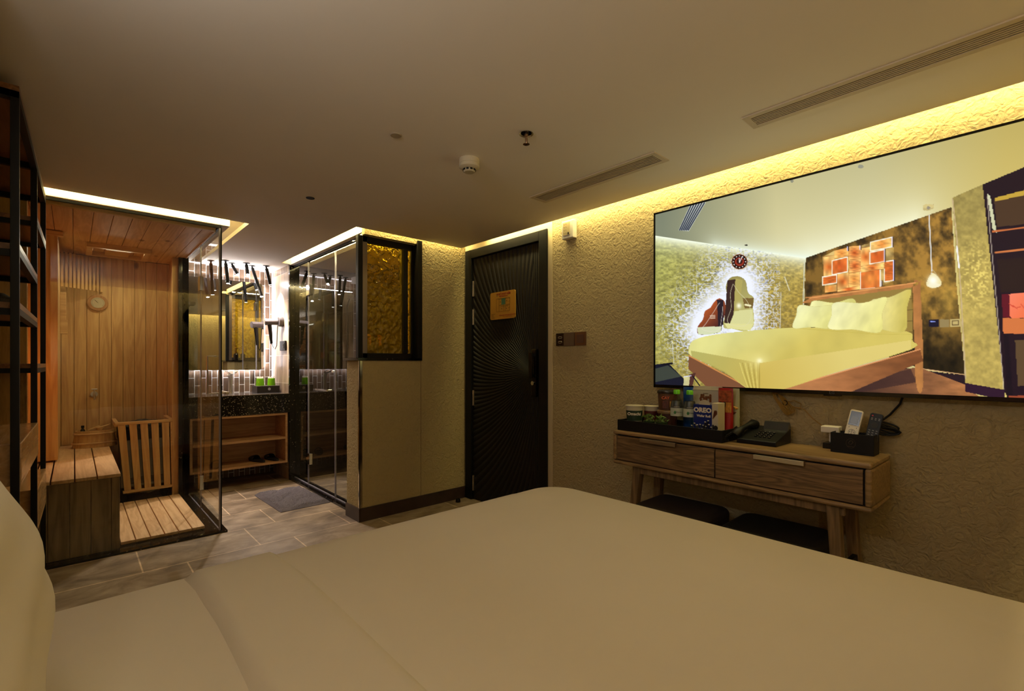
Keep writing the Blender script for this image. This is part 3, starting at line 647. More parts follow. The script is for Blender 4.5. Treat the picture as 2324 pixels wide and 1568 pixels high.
ii = (np.arange(NZ-1)[:, None]*NY+np.arange(NY-1)[None, :]).ravel()
quads = np.stack([ii, ii+NY, ii+NY+1, ii+1], -1)
me.loops.add(quads.size); me.loops.foreach_set('vertex_index', quads.ravel())
me.polygons.add(len(quads)); me.polygons.foreach_set('loop_start', np.arange(len(quads))*4); me.polygons.foreach_set('loop_total', np.full(len(quads), 4))
me.update(); me.validate()
ca = me.color_attributes.new('picture', 'FLOAT_COLOR', 'POINT')
ca.data.foreach_set('color', np.concatenate([LIN.reshape(-1, 3), np.ones((NY*NZ, 1))], 1).ravel())
m, N, L, b = new('lit_screen'); at = N.new('ShaderNodeAttribute'); at.attribute_name = 'picture'
b.inputs['Base Color'].default_value = (.01, .01, .01, 1); b.inputs['Roughness'].default_value = .5; b.inputs['Specular IOR Level'].default_value = .2
L.new(at.outputs['Color'], b.inputs['Emission Color']); b.inputs['Emission Strength'].default_value = 1.0
SCREEN_BSDF = b
me.materials.append(m); so = bpy.data.objects.new('screen', me); COL.objects.link(so); so.parent = tv; OFF[so.name] = o0

# ================================================================== CONSOLE
CA = Vector((2.372, 1.68, 0)); CB = Vector((2.325, .414, 0)); E1 = (CB-CA).normalized(); E2 = Vector((-E1.y, E1.x, 0))
CL = 1.267
def cw(lx, ly, z): return tuple(CA+E1*lx+E2*ly+Vector((0, 0, z)))
RZ = math.atan2(E1.y, E1.x)
# local frame of things on the console: x along its length (to the right in the photo), y towards the wall
con = thing('console_table', 'long oak console table with two drawers under the television', 'table', tuple(CA), RZ, local=True)
body = MB()
body.box(0, CL, 0, .31, .825, .85).box(0, CL, 0, .31, .65, .672).box(0, .025, 0, .31, .672, .825).box(CL-.025, CL, 0, .31, .672, .825).box(.025, CL-.025, .29, .31, .672, .825)
M['oakL'] = wood('console_oak_body', rgb(110, 88, 56), rgb(156, 126, 84), 'X', 1.3, .42, knots=False, rings=1.4)
body.build('carcass', M['oakL'], con, .012, 3)
M['oakD'] = wood('drawer_front_oak', rgb(80, 60, 38), rgb(134, 104, 68), 'X', 1.6, .5, knots=False, rings=1.6)
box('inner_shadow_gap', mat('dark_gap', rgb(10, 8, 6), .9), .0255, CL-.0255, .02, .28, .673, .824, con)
for x0, x1, h0, h1 in ((.030, .622, .20, .42), (.629, CL-.031, .82, 1.03)):
    d = box('drawer', M['oakD'], x0, x1, .004, .018, .678, .819, con, .001)
    MB().box(h0, h1, -.018, .006, .8215, .8235).box(h0, h1, -.019, -.016, .803, .8235).build('handle', M['brushed'], d, .001)
ap = MB().box(.12, CL-.10, .03, .055, .61, .65).box(.12, CL-.10, .26, .28, .61, .65)
ap.build('apron', M['oakZ'], con, .003)
def leg(xt, xb, y, yb):
    w_ = .024
    vs = []
    for (x, yy, z, k) in ((xb, yb, 0, .75), (xt, y, .65, 1.0)):
        vs += [(x-w_*k, yy-w_*k, z), (x+w_*k, yy-w_*k, z), (x+w_*k, yy+w_*k, z), (x-w_*k, yy+w_*k, z)]
    return MB().add(vs, [(0, 3, 2, 1), (4, 5, 6, 7), (0, 1, 5, 4), (1, 2, 6, 5), (2, 3, 7, 6), (3, 0, 4, 7)])
for xt, xb, y, yb in ((.155, .09, .045, .02), (1.125, 1.17, .045, .02), (.155, .10, .265, .285), (1.125, 1.17, .265, .285)):
    leg(xt, xb, y, yb).build('leg', M['oakZ'], con, .003)
MB().box(.115, .135, .04, .27, .36, .39).build('side_rail', M['black'], con, .002)
MB().box(1.14, 1.16, .04, .27, .36, .39).build('side_rail', M['black'], con, .002)
# stools under console
for i, (yc, nm) in enumerate(((1.28, 'dark upholstered stool under the console, nearer the door'), (.80, 'black upholstered stool under the console, nearer the right table leg'))):
    s_ = thing('stool', nm, 'stool', (2.44, yc, 0), group='stools tucked under the console')
    MB().prism([(2.44+u, yc+v) for u, v in rrect(.36, .42, .07)], lambda u, v, d: (u, v, d), .36, .47).build('seat', mat('dark_seat_fabric', rgb(30, 20, 15), .75) if i == 0 else M['leather'], s_, .03, 4, smooth=True)
    for sx_ in (-1, 1):
        for sy_ in (-1, 1): MB().cyl((2.44+.14*sx_, yc+.15*sy_, 0), (2.44+.12*sx_, yc+.13*sy_, .37), .012, .016, 12).build('leg', M['black'], s_)

# ---- tray and snacks
def cthing(name, label, cat, lx, ly, z, group=None, rz=0): return thing(name, label, cat, cw(lx, ly, z), RZ+rz, group, local=True)
t = cthing('serving_tray', 'black rectangular tray full of snacks on the left half of the console', 'tray', 0, 0, .85)
tr = MB().box(.02, .655, .02, .275, .0, .008).box(.02, .655, .02, .028, .008, .062).box(.02, .655, .267, .275, .008, .062).box(.02, .028, .028, .267, .008, .062).box(.647, .655, .028, .267, .008, .062)
tr.build('tray_body', M['black'], t, .002)
ZT = .859
def solid(name, c, r=.5, **k): return mat(name, c, r, **k)
# text on a curved/flat front of a local thing: right=+x, up=+z, normal -y
def ct(o, body, size, m, x, y, z, **k): return text('lettering', body, size, m, o, (x, y, z), (1, 0, 0), (0, 0, 1), .0008, **k)
def cup(name, label, lx, ly, h, r0, r1, c_body, c_band, c_lid, txt, tcol, grp=None):
    o = cthing(name, label, 'cup', lx, ly, ZT, grp, .58)
    MB().lathe([(r0, 0), (r1, h)], n=32).build('cup_body', c_body, o, smooth=True)
    if c_band: MB().lathe([(r0+(r1-r0)*.35+.0006, h*.35), (r0+(r1-r0)*.8+.0006, h*.8)], n=32, caps=False).build('printed_band', c_band, o, smooth=True)
    MB().lathe([(r1+.001, h-.003), (r1+.004, h-.003), (r1+.004, h+.002), (r1-.003, h+.002)], n=32).build('lid', c_lid, o, smooth=True)
    if txt: ct(o, txt, .024, tcol, 0, -(r0+(r1-r0)*.7)-.0015, h*.66, bold=.0008)
    return o
pap = solid('paper_white', rgb(196, 186, 160)); paperdark = solid('cup_dark_green', rgb(30, 52, 34)); wt = solid('white_print', rgb(225, 215, 195)); rd = solid('red_print', rgb(170, 40, 26)); brn = solid('brown_print', rgb(96, 44, 20))
blu = solid('blue_card', rgb(14, 34, 110), .35); yel = solid('yellow_print', rgb(190, 140, 50)); drk = solid('dark_print', rgb(24, 20, 22))
o = cup('noodle_cup', 'white and dark green instant noodle cup at the left end of the tray', .080, .105, .135, .040, .050, pap, paperdark, pap, 'Omachi', wt)
MB().lathe([(.0425, .01), (.0445, .045)], n=32, caps=False).build('noodle_picture', solid('noodle_print', rgb(90, 70, 36), noise=.5, nscale=60), o, smooth=True)
o = cup('noodle_cup', 'cream and red noodle cup behind the first green filled glass', .128, .212, .128, .038, .044, pap, solid('cup_red', rgb(88, 26, 22), noise=.4, nscale=60), pap, '', wt)
def tumbler(label, lx, ly):
    o = cthing('drinking_glass', label, 'glass', lx, ly, ZT, 'glasses with green paper on the tray')
    MB().lathe([(.030, 0), (.036, .07), (.0345, .07), (.0288, .004)], n=28).build('glass_body', M['glass'], o, smooth=True)
    MB().lathe([(.0285, .005), (.032, .055)], n=24).build('green_liner', solid('green_liner', rgb(44, 62, 22), .4), o, smooth=True)
    cr = MB()
    for k in range(46):
        a_ = random.uniform(0, 6.28); r_ = random.uniform(0, .032); h_ = random.uniform(.058, .096-.4*r_)
        c_ = Vector((r_*math.cos(a_), r_*math.sin(a_), h_)); e_ = [Vector((random.uniform(-1, 1), random.uniform(-1, 1), random.uniform(-1, 1)))*.012 for _ in range(3)]
        cr.add([c_+e_[0], c_+e_[1], c_+e_[2]], [(0, 1, 2)])
    cr.build('crinkled_paper', M['greenpaper'], o)
tumbler('glass filled with crinkled green paper beside the noodle cup', .195, .085)
tumbler('glass filled with crinkled green paper beside the left water bottle', .278, .085)
# stacked tubs
def tub(label, lx, ly, z, lidc, bodyc, txt, h=.115):
    o = cthing('snack_tub', label, 'tub', lx, ly, z, 'stacked snack tubs on the tray', .56)
    MB().lathe([(.050, 0), (.055, h-.02)], n=32).build('tub_body', bodyc, o, smooth=True)
    MB().lathe([(.058, h-.02), (.060, h-.012), (.058, h-.004), (.050, h)], n=32).build('lid', lidc, o, smooth=True)
    if txt:
        ct(o, txt, .022, solid('orange_print', rgb(200, 90, 40)), -.012, -.0565, h*.62, bold=.0008); 
        MB().box(-.028, .004, -.0565, -.055, .012, h*.48).build('food_picture', solid('food_print', rgb(84, 30, 14), noise=.6, nscale=90), o)
        MB().box(.012, .030, -.0562, -.054, .02, h*.45).build('seal_print', yel, o)
    return o
tub('brown lidded lower snack tub, under the other tub behind the bottles', .237, .212, ZT, solid('tan_lid', rgb(130, 104, 70), .3), solid('tub_dark', rgb(70, 30, 20)), '')
tub('upper snack tub with a dark lid and orange print, stacked on the brown lid', .237, .212, ZT+.116, solid('dark_lid', rgb(44, 36, 32), .25), solid('tub_brown', rgb(84, 48, 28)), 'CAY')
# bottles
petglass = glass('bottle_plastic', (.86, .9, .88, 1), 1.4)
def bottle():
    o = cthing('water_bottle', 'x', 'bottle', .345, .13, ZT, 'water bottles with green caps', .5)
    MB().lathe([(.030, 0), (.034, .006), (.034, .05), (.0325, .055), (.034, .06), (.034, .15), (.030, .172), (.018, .198), (.014, .205), (.014, .222)], n=32).build('bottle_body', petglass, o, smooth=True)
    MB().lathe([(.0345, .095), (.0345, .14)], n=32, caps=False).build('label_sleeve', solid('label_paper', rgb(190, 196, 176), .4), o, smooth=True)
    MB().lathe([(.0345, .14), (.0335, .156), (.027, .18)], n=32, caps=False).build('dark_shoulder_label', solid('label_dark', rgb(56, 58, 56), .4), o, smooth=True)
    MB().lathe([(.0175, .2165), (.0175, .238), (.016, .240), (.0, .240)], n=28).build('cap', solid('green_cap', rgb(104, 200, 20), .35), o, smooth=True, label='bright green screw cap')
    lf = MB().prism([(-.009+.007*math.sin(t)*(1 if math.cos(t) < 0 else (1-math.cos(t)*.8)), .117+.010*math.cos(t)) for t in np.linspace(0, 2*math.pi, 20)[:-1]], lambda u, v, d: (u, d, v), -.0355, -.0335)
    lf.build('leaf_print', solid('leaf_green', rgb(40, 110, 60)), o)
    ct(o, 'Dasani', .012, solid('label_text', rgb(40, 60, 60)), .012, -.0365, .118)
    ct(o, 'AQUAPURE', .006, wt, 0, -.0368, .147)
    return o
bt = bottle(); bt['label'] = 'left water bottle with green cap, next to the green filled glass'
bt2 = copy_tree(bt); bt2.location = cw(.420, .135, ZT); bt2['label'] = 'right water bottle with green cap, next to the blue biscuit box'
# boxes
def sbox(name, label, cat, lx0, lx1, ly, th, h, c, bevel=.002, rz=0, z=ZT):
    o = cthing(name, label, cat, (lx0+lx1)/2, ly+th/2, z, rz=rz); w_ = (lx1-lx0)/2
    MB().box(-w_, w_, -th/2, th/2, 0, h).build('carton', c, o, bevel); return o
o = sbox('biscuit_box', 'blue wafer roll box with white lettering at the front of the tray', 'box', .463, .566, .095, .05, .170, blu)
ct(o, 'OREO', .034, wt, 0, -.0262, .140, bold=.0016, xs=1.05); ct(o, 'Wafer Roll', .017, wt, .006, -.0262, .110, bold=.0006)
pr = MB(); pw = MB()
for k in range(13):
    x = -.036+.012*(k % 7); z0 = .012+.004*(k % 3); tilt = (k-6)*.004; zz_ = .052+.028*math.sin(k*1.3)*.5+(.02 if 2 < k % 7 < 5 else 0)
    pr.tube([(x*.6, -.0262, z0), (x+tilt, -.0262, zz_)], .0042, 8)
    pw.cyl((x+tilt, -.0275, zz_), (x+tilt+.0004, -.0275, zz_+.004), .0045, n=10)
pr.build('wafer_picture', drk, o); pw.build('wafer_ends', wt, o)
MB().prism([(.01+.030*math.cos(t), .17+.026*math.sin(t)) for t in np.linspace(0, math.pi, 14)], lambda u, v, d: (u, d, v), -.025, -.0235).build('top_flap', pap, o)
o = sbox('biscuit_box', 'white biscuit box with brown stick print beside the blue box', 'box', .570, .603, .085, .075, .182, pap)
for k in range(5): MB().tube([(-.010+.005*k, -.0382, .10+.006*k), (-.002+.003*k, -.0382, .142+.004*(k % 2))], .0022, 6).build('stick_print', brn, o)
MB().cyl((.004, -.0387, .055), (.004, -.0373, .055), .012, n=20).build('round_print', drk, o); MB().box(-.014, -.006, -.0381, -.0375, .008, .07).build('dark_lettering_block', drk, o)
def pouch(label, lx0, lx1, ly, h, c, rz=0, name='snack_pouch', z=ZT, sag=.4):
    w_ = (lx1-lx0)/2; o = cthing(name, label, 'pouch', (lx0+lx1)/2, ly, z, rz=rz)
    nx, nz = 10, 14; vs = []; fs = []
    for sgn in (-1, 1):
        for j in range(nz+1):
            for i in range(nx+1):
                u = i/nx*2-1; v = j/nz; th = .020*(1-u**4)*(1-v)**.55*(1 if v > 0 else 1)+.0012
                rc = 1-(.03 if j == nz else 0); vs.append((u*w_*rc, sgn*th, v*h))
    n1_ = (nx+1)*(nz+1)
    for s0 in (0, n1_):
        for j in range(nz):
            for i in range(nx): a_ = s0+j*(nx+1)+i; fs.append((a_, a_+1, a_+nx+2, a_+nx+1))
    for j in range(nz):
        for i in (0, nx): a_ = j*(nx+1)+i; fs.append((a_, a_+nx+1, a_+nx+1+n1_, a_+n1_))
    for i in range(nx):
        a_ = nz*(nx+1)+i; fs.append((a_, a_+1, a_+1+n1_, a_+n1_)); fs.append((i, i+1, i+1+n1_, i+n1_))
    MB().add(vs, fs).build('pouch_body', c, o, smooth=True); return o
o = pouch('large white nut pouch with brown letters standing behind the blue box', .392, .560, .225, .262, solid('pouch_white', rgb(190, 182, 160), .35))
ct(o, 'öri', .058, solid('pouch_brown', rgb(120, 66, 30)), -.004, -.0158, .196, bold=.0035); ct(o, 'Golden', .010, solid('pouch_brown2', rgb(120, 90, 50)), -.005, -.012, .222)
MB().prism([(.046+.030*math.cos(t), .158-.012*abs(math.sin(t))) for t in np.linspace(math.pi, 2*math.pi, 12)], lambda u, v, d: (u, d, v), -.0205, -.0195).build('bowl_print', drk, o)
MB().box(-.085, .085, -.0085, .0085, .2405, .2425).build('zip_seal', pap, o)
o = pouch('red and orange snack pouch between the white pouches', .552, .630, .196, .258, solid('pouch_red', rgb(150, 22, 14), .35))
ct(o, 'U', .045, drk, -.008, -.019, .165, bold=.003)
MB().box(-.028, .036, -.0175, -.011, .185, .245).build('upper_picture', solid('pouch_print', rgb(150, 70, 36), .4, noise=.6, nscale=50), o); MB().box(.006, .036, -.019, -.012, .13, .183).build('crisp_picture', solid('crisp_print', rgb(190, 130, 50), .4, noise=.4, nscale=60), o)
o = pouch('pale green fruit pouch at the right end of the tray', .565, .644, .240, .255, solid('pouch_pale', rgb(160, 160, 120), .35))
MB().tube([(.015, -.017, .16), (.03, -.017, .15), (.04, -.016, .152)], [.003, .008, .002], 8).build('fruit_print', yel, o); MB().tube([(.012, -.019, .115), (.022, -.019, .13), (.03, -.018, .128)], [.002, .006, .002], 8).build('nut_print', brn, o); MB().tube([(.010, -.0205, .03), (.035, -.0205, .055)], .006, 8).build('dark_print', drk, o)
pouch('small blue packet wedged behind the water bottles', .320, .385, .245, .252, solid('packet_blue', rgb(20, 70, 140), .35, noise=.4, nscale=60))
# ---- telephone
ph = cthing('telephone', 'black corded desk telephone on the console beside the tray', 'telephone', .66, .10, .85)
def wedge(x0, x1, y0, y1, z0f, z0b): return [(x0, y0, 0), (x1, y0, 0), (x1, y1, 0), (x0, y1, 0), (x0, y0, z0f), (x1, y0, z0f), (x1, y1, z0b), (x0, y1, z0b)]
BX = [(0, 3, 2, 1), (4, 5, 6, 7), (0, 1, 5, 4), (1, 2, 6, 5), (2, 3, 7, 6), (3, 0, 4, 7)]
MB().add(wedge(.03, .215, 0, .19, .022, .075), BX).build('base', M['darkplastic'], ph, .004)
def pz(y): return .022+.053*y/.19
MB().add([(.10, .150, pz(.15)), (.215, .150, pz(.15)), (.215, .19, pz(.19)), (.10, .19, pz(.19)), (.10, .165, pz(.15)+.035), (.215, .165, pz(.15)+.035), (.215, .175, pz(.19)+.028), (.10, .175, pz(.19)+.028)], BX).build('display_hood', mat('smoked_plastic', rgb(50, 50, 52), .15), ph)
hs = MB().tube([(.018, .01, .032), (.024, .025, .046), (.032, .06, .064), (.042, .11, .078), (.050, .145, .082), (.058, .165, .078)], [.020, .024, .014, .014, .025, .022], 14)
hs.build('handset', M['darkplastic'], ph, smooth=True)
for r_ in range(4):
    for c_ in range(4):
        x = .105+.021*c_; y = .045+.020*r_; k_ = MB().box(x-.006, x+.006, y-.005, y+.005, pz(y)-.001, pz(y)+.004).build('key', M['black'], ph, .001)
        text('key_print', '123A456B789C*0#D'[r_*4+c_], .007, wt, k_, (x, y, pz(y)+.0046), (1, 0, 0), (0, 1, .28), .0003)
cp = []
for k in range(170):
    t_ = k/169; a_ = t_*2*math.pi*16; cx_ = .012-.012*math.sin(t_*math.pi)-.02*t_; cy_ = .02-.075*math.sin(t_*math.pi*.9); cz_ = .045*(1-t_)**2+.009
    cp.append((cx_+.006*math.cos(a_), cy_+.002*math.cos(a_), max(cz_, .008)+.006*math.sin(a_)))
MB().tube(cp, .0016, 6).build('coiled_cord', M['darkplastic'], ph, smooth=True)
# ---- remote holder
ho = cthing('remote_holder', 'black open box with a faint round emblem holding two remotes', 'box', 1.155, .225, .85)
MB().box(-.08, .08, -.045, .045, 0, .006).box(-.08, .08, -.045, -.041, .006, .088).box(-.08, .08, .041, .045, .006, .088).box(-.08, -.076, -.041, .041, .006, .088).box(.076, .08, -.041, .041, .006, .088).build('box_body', M['black'], ho, .001)
em = mat('faint_gold_print', rgb(86, 70, 50), .5)
MB().tube([(-.003+.017*math.cos(t), -.0456, .046+.021*math.sin(t)) for t in np.linspace(0, 2*math.pi, 30)[:-1]], .0004, 6, closed=True).build('emblem_ring', em, ho)
MB().tube([(-.003+.009*math.cos(t*2.4)*(.6+.4*math.sin(5*t)), -.0456, .050+.009*math.sin(t*2.4)) for t in np.linspace(0, 2*math.pi, 60)], .0004, 5).build('emblem_mark', em, ho); ct(ho, 'THE HOTEL', .0045, em, -.003, -.0456, .032)
def remote(label, lx, w_, l_, tilt, c, scr):
    o = cthing('remote_control', label, 'remote control', lx, .225, .858); o.rotation_euler = (math.radians(-14), math.radians(tilt), RZ)
    MB().prism([(u, l_/2+v) for u, v in rrect(w_, l_, .008)], lambda u, v, d: (u, d, v), -.008, .008).build('remote_body', c, o, .002)
    return o
o = remote('white air conditioner remote with a grey display in the black box', 1.128, .050, .185, 9, solid('remote_white', rgb(224, 214, 194), .35), True)
MB().box(-.020, .020, -.0092, -.0078, .115, .178).build('display_surround', M['blackgloss'], o); MB().box(-.014, .014, -.0098, -.0090, .120, .155).build('display', solid('lcd', rgb(60, 62, 62), .2), o)
MB().tube([(.013*math.cos(t), -.0085, .083+.013*math.sin(t)) for t in np.linspace(0, 2*math.pi, 26)[:-1]], .0006, 6, closed=True).build('dial_ring', solid('dial_grey', rgb(120, 112, 100)), o)
for x, z in ((0, .083), (-.008, .083), (.008, .083), (0, .091), (0, .075), (-.014, .104), (.014, .104)): MB().cyl((x, -.0095, z), (x, -.0078, z), .0016, n=10).build('button', drk, o)
o = remote('slim black television remote with a red power button in the black box', 1.205, .046, .175, 8, M['darkplastic'], False)
MB().cyl((-.013, -.0095, .163), (-.013, -.0078, .163), .003, n=12).build('power_button', solid('red_button', rgb(180, 30, 24)), o, label='red button')
MB().cyl((0, -.0095, .122), (0, -.0078, .122), .013, n=24).build('dial', M['leather'], o)
for x in (-.013, 0, .013):
    for z in (.152, .146, .098, .088, .078, .070): MB().box(x-.003, x+.003, -.009, -.0078, z-.0012, z+.0012).build('button', solid('button_grey', rgb(150, 150, 145)), o)
# ---- adapter, cables
ad_ = cthing('power_adapter', 'small white adapter block against the wall beside the black box', 'adapter', 1.055, .275, .85)
MB().box(-.03, .03, -.03, .03, 0, .028).build('base_block', M['blackgloss'], ad_, .002)
MB().box(-.038, .035, -.03, .025, .075, .105).box(-.01, .01, -.01, .01, .028, .075).build('adapter_body', M['white'], ad_, .004)
yc_ = mat('yellow_cable', rgb(150, 112, 34), .5)
cb = thing('cable', 'yellow network cable bundle hanging below the television', 'cable', (2.675, .80, .95))
lp = MB()
for k in range(5):
    o_ = .006*k; c0 = Vector((2.668-.002*k, .835+.004*k, 1.045)); pts = []
    for t in np.linspace(0, 2*math.pi, 26)[:-1]:
        u_ = .013*math.sin(t)*(1+.5*abs(math.cos(t)))+(k-2)*.004*math.cos(t); v_ = (.062+.003*k)*math.cos(t)
        pts.append((c0.x+.003*math.sin(t+k), c0.y+.55*v_-u_*.8+(k-2)*.001, c0.z+.75*v_+.5*u_))
    lp.tube(pts, .0024, 7, closed=True)
lp.tube([(2.668, .835, 1.05), (2.67, .79, 1.06), (2.672, .762, 1.045), (2.672, .768, 1.015), (2.67, .80, 1.03), (2.672, .75, 1.02), (2.672, .71, .975), (2.668, .67, .945), (2.655, .638, .942)], .002, 7)
lp.tube([(2.67, .86, 1.08), (2.672, .90, 1.11), (2.675, .88, 1.14)], .0024, 7)
lp.build('cable_loops', yc_, cb, smooth=True); MB().tube([(2.660+.012*math.cos(t)*.6, .832+.013*math.cos(t), 1.047+.012*math.sin(t)) for t in np.linspace(0, 6.28, 14)[:-1]], .002, 6, closed=True).build('cable_tie', M['black'], cb)
cc = MB().tube([(2.665, .36, 1.12), (2.672, .375, 1.07), (2.672, .41, 1.02), (2.67, .445, .985), (2.66, .46, .955)], .0045, 8)
for k in range(6):
    cc.tube([(2.655+.003*k-.008*math.cos(t), .42+.005*(k % 3)+(.045+.004*(k % 2))*math.cos(t), .955+.006*(k-2)*.8+.017*math.sin(t+k*.5)) for t in np.linspace(0, 2*math.pi, 26)[:-1]], .0038, 7, closed=True)
cc = cc.build('power_cable', M['black'], smooth=True); tag(cc, 'coiled black power cable running down from the television', 'cable')

# ================================================================== WALL DEVICES
ge = thing('gas_detector', 'small cream alarm box with indicator panel high on the wall by the door', 'alarm', (XW, 2.27, 2.16))
MB().box(XW-.045, XW, 2.215, 2.325, 2.158, 2.29).build('housing', M['white'], ge, .006, 3)
MB().box(XW-.047, XW-.045, 2.245, 2.31, 2.185, 2.275).build('front_panel', solid('panel_cream', rgb(200, 184, 140)), ge)
for k in range(4):
    for j in range(2): MB().cyl((XW-.0482, 2.298-.018*j, 2.265-.022*k), (XW-.0465, 2.298-.018*j, 2.265-.022*k), .0025, n=10).build('indicator', rd if (k == 0) else dk, ge)
MB().cyl((XW-.049, 2.259, 2.195), (XW-.0465, 2.259, 2.195), .007, n=16).build('button', drk, ge)
sw = thing('switch_panel', 'row of three brown and black switch plates on the wall by the door', 'light switch', (XW, 2.27, 1.375))
MB().box(XW-.010, XW, 2.335, 2.412, 1.378, 1.472).build('socket_plate', M['blackgloss'], sw, .001)
MB().box(XW-.012, XW, 2.235, 2.334, 1.376, 1.474).build('blank_plate', mat('brown_plate', rgb(92, 70, 54), .4), sw, .001)
MB().box(XW-.010, XW, 2.13, 2.228, 1.376, 1.474).build('switch_plate', mat('copper_plate', rgb(112, 76, 50), .35, .4), sw, .001)
MB().box(XW-.014, XW-.009, 2.15, 2.21, 1.395, 1.455).build('rocker', mat('rocker_brown', rgb(84, 56, 46), .35), sw, .001)
for z in (1.44, 1.405):
    MB().tube([(XW-.0108, 2.385, z+.006), (XW-.0108, 2.355, z+.006), (XW-.0108, 2.352, z), (XW-.0108, 2.355, z-.006), (XW-.0108, 2.385, z-.006), (XW-.0108, 2.39, z)], .0012, 6, closed=True).build('socket_slot', M['brushed'], sw)

# ================================================================== CEILING DEVICES
sd = thing('smoke_detector', 'round white smoke detector on the ceiling', 'smoke detector', (1.50, 1.95, 2.25))
MB().lathe([(.052, .05), (.052, .026), (.050, .024), (.052, .022), (.052, .008), (.040, .0), (.030, -.002)], (1.50, 1.95, 2.25), 40).build('housing', mat('detector_cream', rgb(212, 200, 170), .45), sd, smooth=True)
MB().lathe([(.030, -.001), (.032, -.008), (.026, -.016), (.0, -.017)], (1.50, 1.95, 2.25), 36, caps=False).build('sensor_dome', mat('dome_cream', rgb(200, 188, 158), .45), sd, smooth=True)
vs_ = MB()
for k in range(10):
    a_ = 2*math.pi*k/10; R_ = Matrix.Rotation(a_, 4, 'Z'); T_ = Matrix.Translation((1.50, 1.95, 2.25))
    vs_.box(.030, .0335, -.006, .006, -.010, -.002, T_ @ R_)
vs_.build('vent_slots', M['black'], sd)
sp_ = thing('sprinkler', 'fire sprinkler head with dark recessed cup on the ceiling', 'sprinkler', (1.52, 1.55, 2.24))
MB().lathe([(.032, .0605), (.033, .056), (.024, .0602)], (1.52, 1.55, 2.24), 32, caps=False).build('escutcheon', M['chrome'], sp_, smooth=True)
MB().lathe([(.0, .0595), (.0275, .0595)], (1.52, 1.55, 2.24), 32, caps=False).build('recess', M['blackgloss'], sp_)
MB().lathe([(.010, .058), (.010, .045), (.006, .042), (.006, .020), (.004, .012)], (1.52, 1.55, 2.24), 16).build('stem', M['bronze'], sp_, smooth=True)
dfl = MB()
for k in range(12):
    a_ = 2*math.pi*k/12; dfl.box(.003, .0155, -.0022, .0022, .009, .011, Matrix.Translation((1.52, 1.55, 2.24)) @ Matrix.Rotation(a_, 4, 'Z'))
dfl.lathe([(.001, .008), (.009, .008), (.009, .012), (.001, .012)], (1.52, 1.55, 2.24), 16); dfl.build('deflector', M['bronze'], sp_)
tag(MB().lathe([(.0, -.004), (.024, -.004), (.027, 0)], (1.09, 1.97, CZ), 30).build('ceiling_cap', mat('cap_grey', rgb(176, 160, 134), .6)), 'small plain round cover plate on the ceiling, left of the smoke detector', 'cover plate')
dl = thing('downlight', 'tiny dark unlit recessed spotlight in the ceiling near the bathroom', 'light', (1.105, 3.09, CZ-.003))
MB().lathe([(.022, 0), (.026, .0), (.026, .003)], (1.105, 3.09, CZ-.003), 28, caps=False).build('rim', M['black'], dl); MB().lathe([(.0, .001), (.023, .001)], (1.105, 3.09, CZ-.003), 28, caps=False).build('lamp_cup', M['blackgloss'], dl)
def vent(name, label, x0, x1, y0, y1):
    o = thing(name, label, 'vent', ((x0+x1)/2, (y0+y1)/2, CZ-.006), group='ceiling air vents')
    w_ = .025
    MB().box(x0, x1, y0, y0+w_, CZ-.006, CZ).box(x0, x1, y1-w_, y1, CZ-.006, CZ).box(x0, x0+w_, y0+w_, y1-w_, CZ-.006, CZ).box(x1-w_, x1, y0+w_, y1-w_, CZ-.006, CZ).build('frame', M['vent'], o, .001)
    MB().box(x0+w_, x1-w_, y0+w_, y1-w_, CZ-.001, CZ).build('dark_backing', M['ventdark'], o)
    n_ = 6; s_ = (x1-x0-2*w_)/n_
    for k in range(n_+1): MB().box(x0+w_+k*s_-s_*.2, x0+w_+k*s_+s_*.2, y0+w_, y1-w_, CZ-.005, CZ-.001).build('slat', M['vent'], o)
vent('air_vent', 'slotted ceiling vent nearer the entry door', 2.115, 2.262, 1.25, 2.13)
vent('air_vent', 'long slotted ceiling vent above the television', 2.10, 2.232, -.30, .825)

# ================================================================== BED
bed = thing('bed', 'large bed with white sheet filling the foreground', 'bed', (.75, .73, 0))
X0, X1, Y0, Y1, ZB = -.26, 1.795, -.16, 1.635, .65
# mattress dressed in the sheet: superellipse-rounded grid top falling over the sides
nx, ny = 120, 100; vs = []; fs = []
def rprof(t, r, L_):   # param t in [0,1] across, rounded edges: returns coord, drop
    return t
rc = .16
def bedpt(u, v):
    # u,v in [-1.25,1.25] beyond 1 falls down the side
    hx = (X1-X0)/2; hy = (Y1-Y0)/2; cx_ = (X0+X1)/2; cy_ = (Y0+Y1)/2
    px_ = u*hx; py_ = v*hy; er = .055
    # rounded rectangle mapping
    qx = max(abs(px_)-(hx-rc), 0); qy = max(abs(py_)-(hy-rc), 0); d_ = math.hypot(qx, qy)-rc
    if qx == 0 or qy == 0: d_ = max(abs(px_)-hx, abs(py_)-hy)
    return px_, py_, d_, hx, hy, cx_, cy_, er
ring = 150
def rr_pt(ang_i, inset, hx, hy, rc_):
    hx -= inset; hy -= inset; r_ = max(rc_-inset, .01)
    pts_ = rr_cache.get(round(inset, 4))
    return pts_[ang_i]
rr_cache = {}
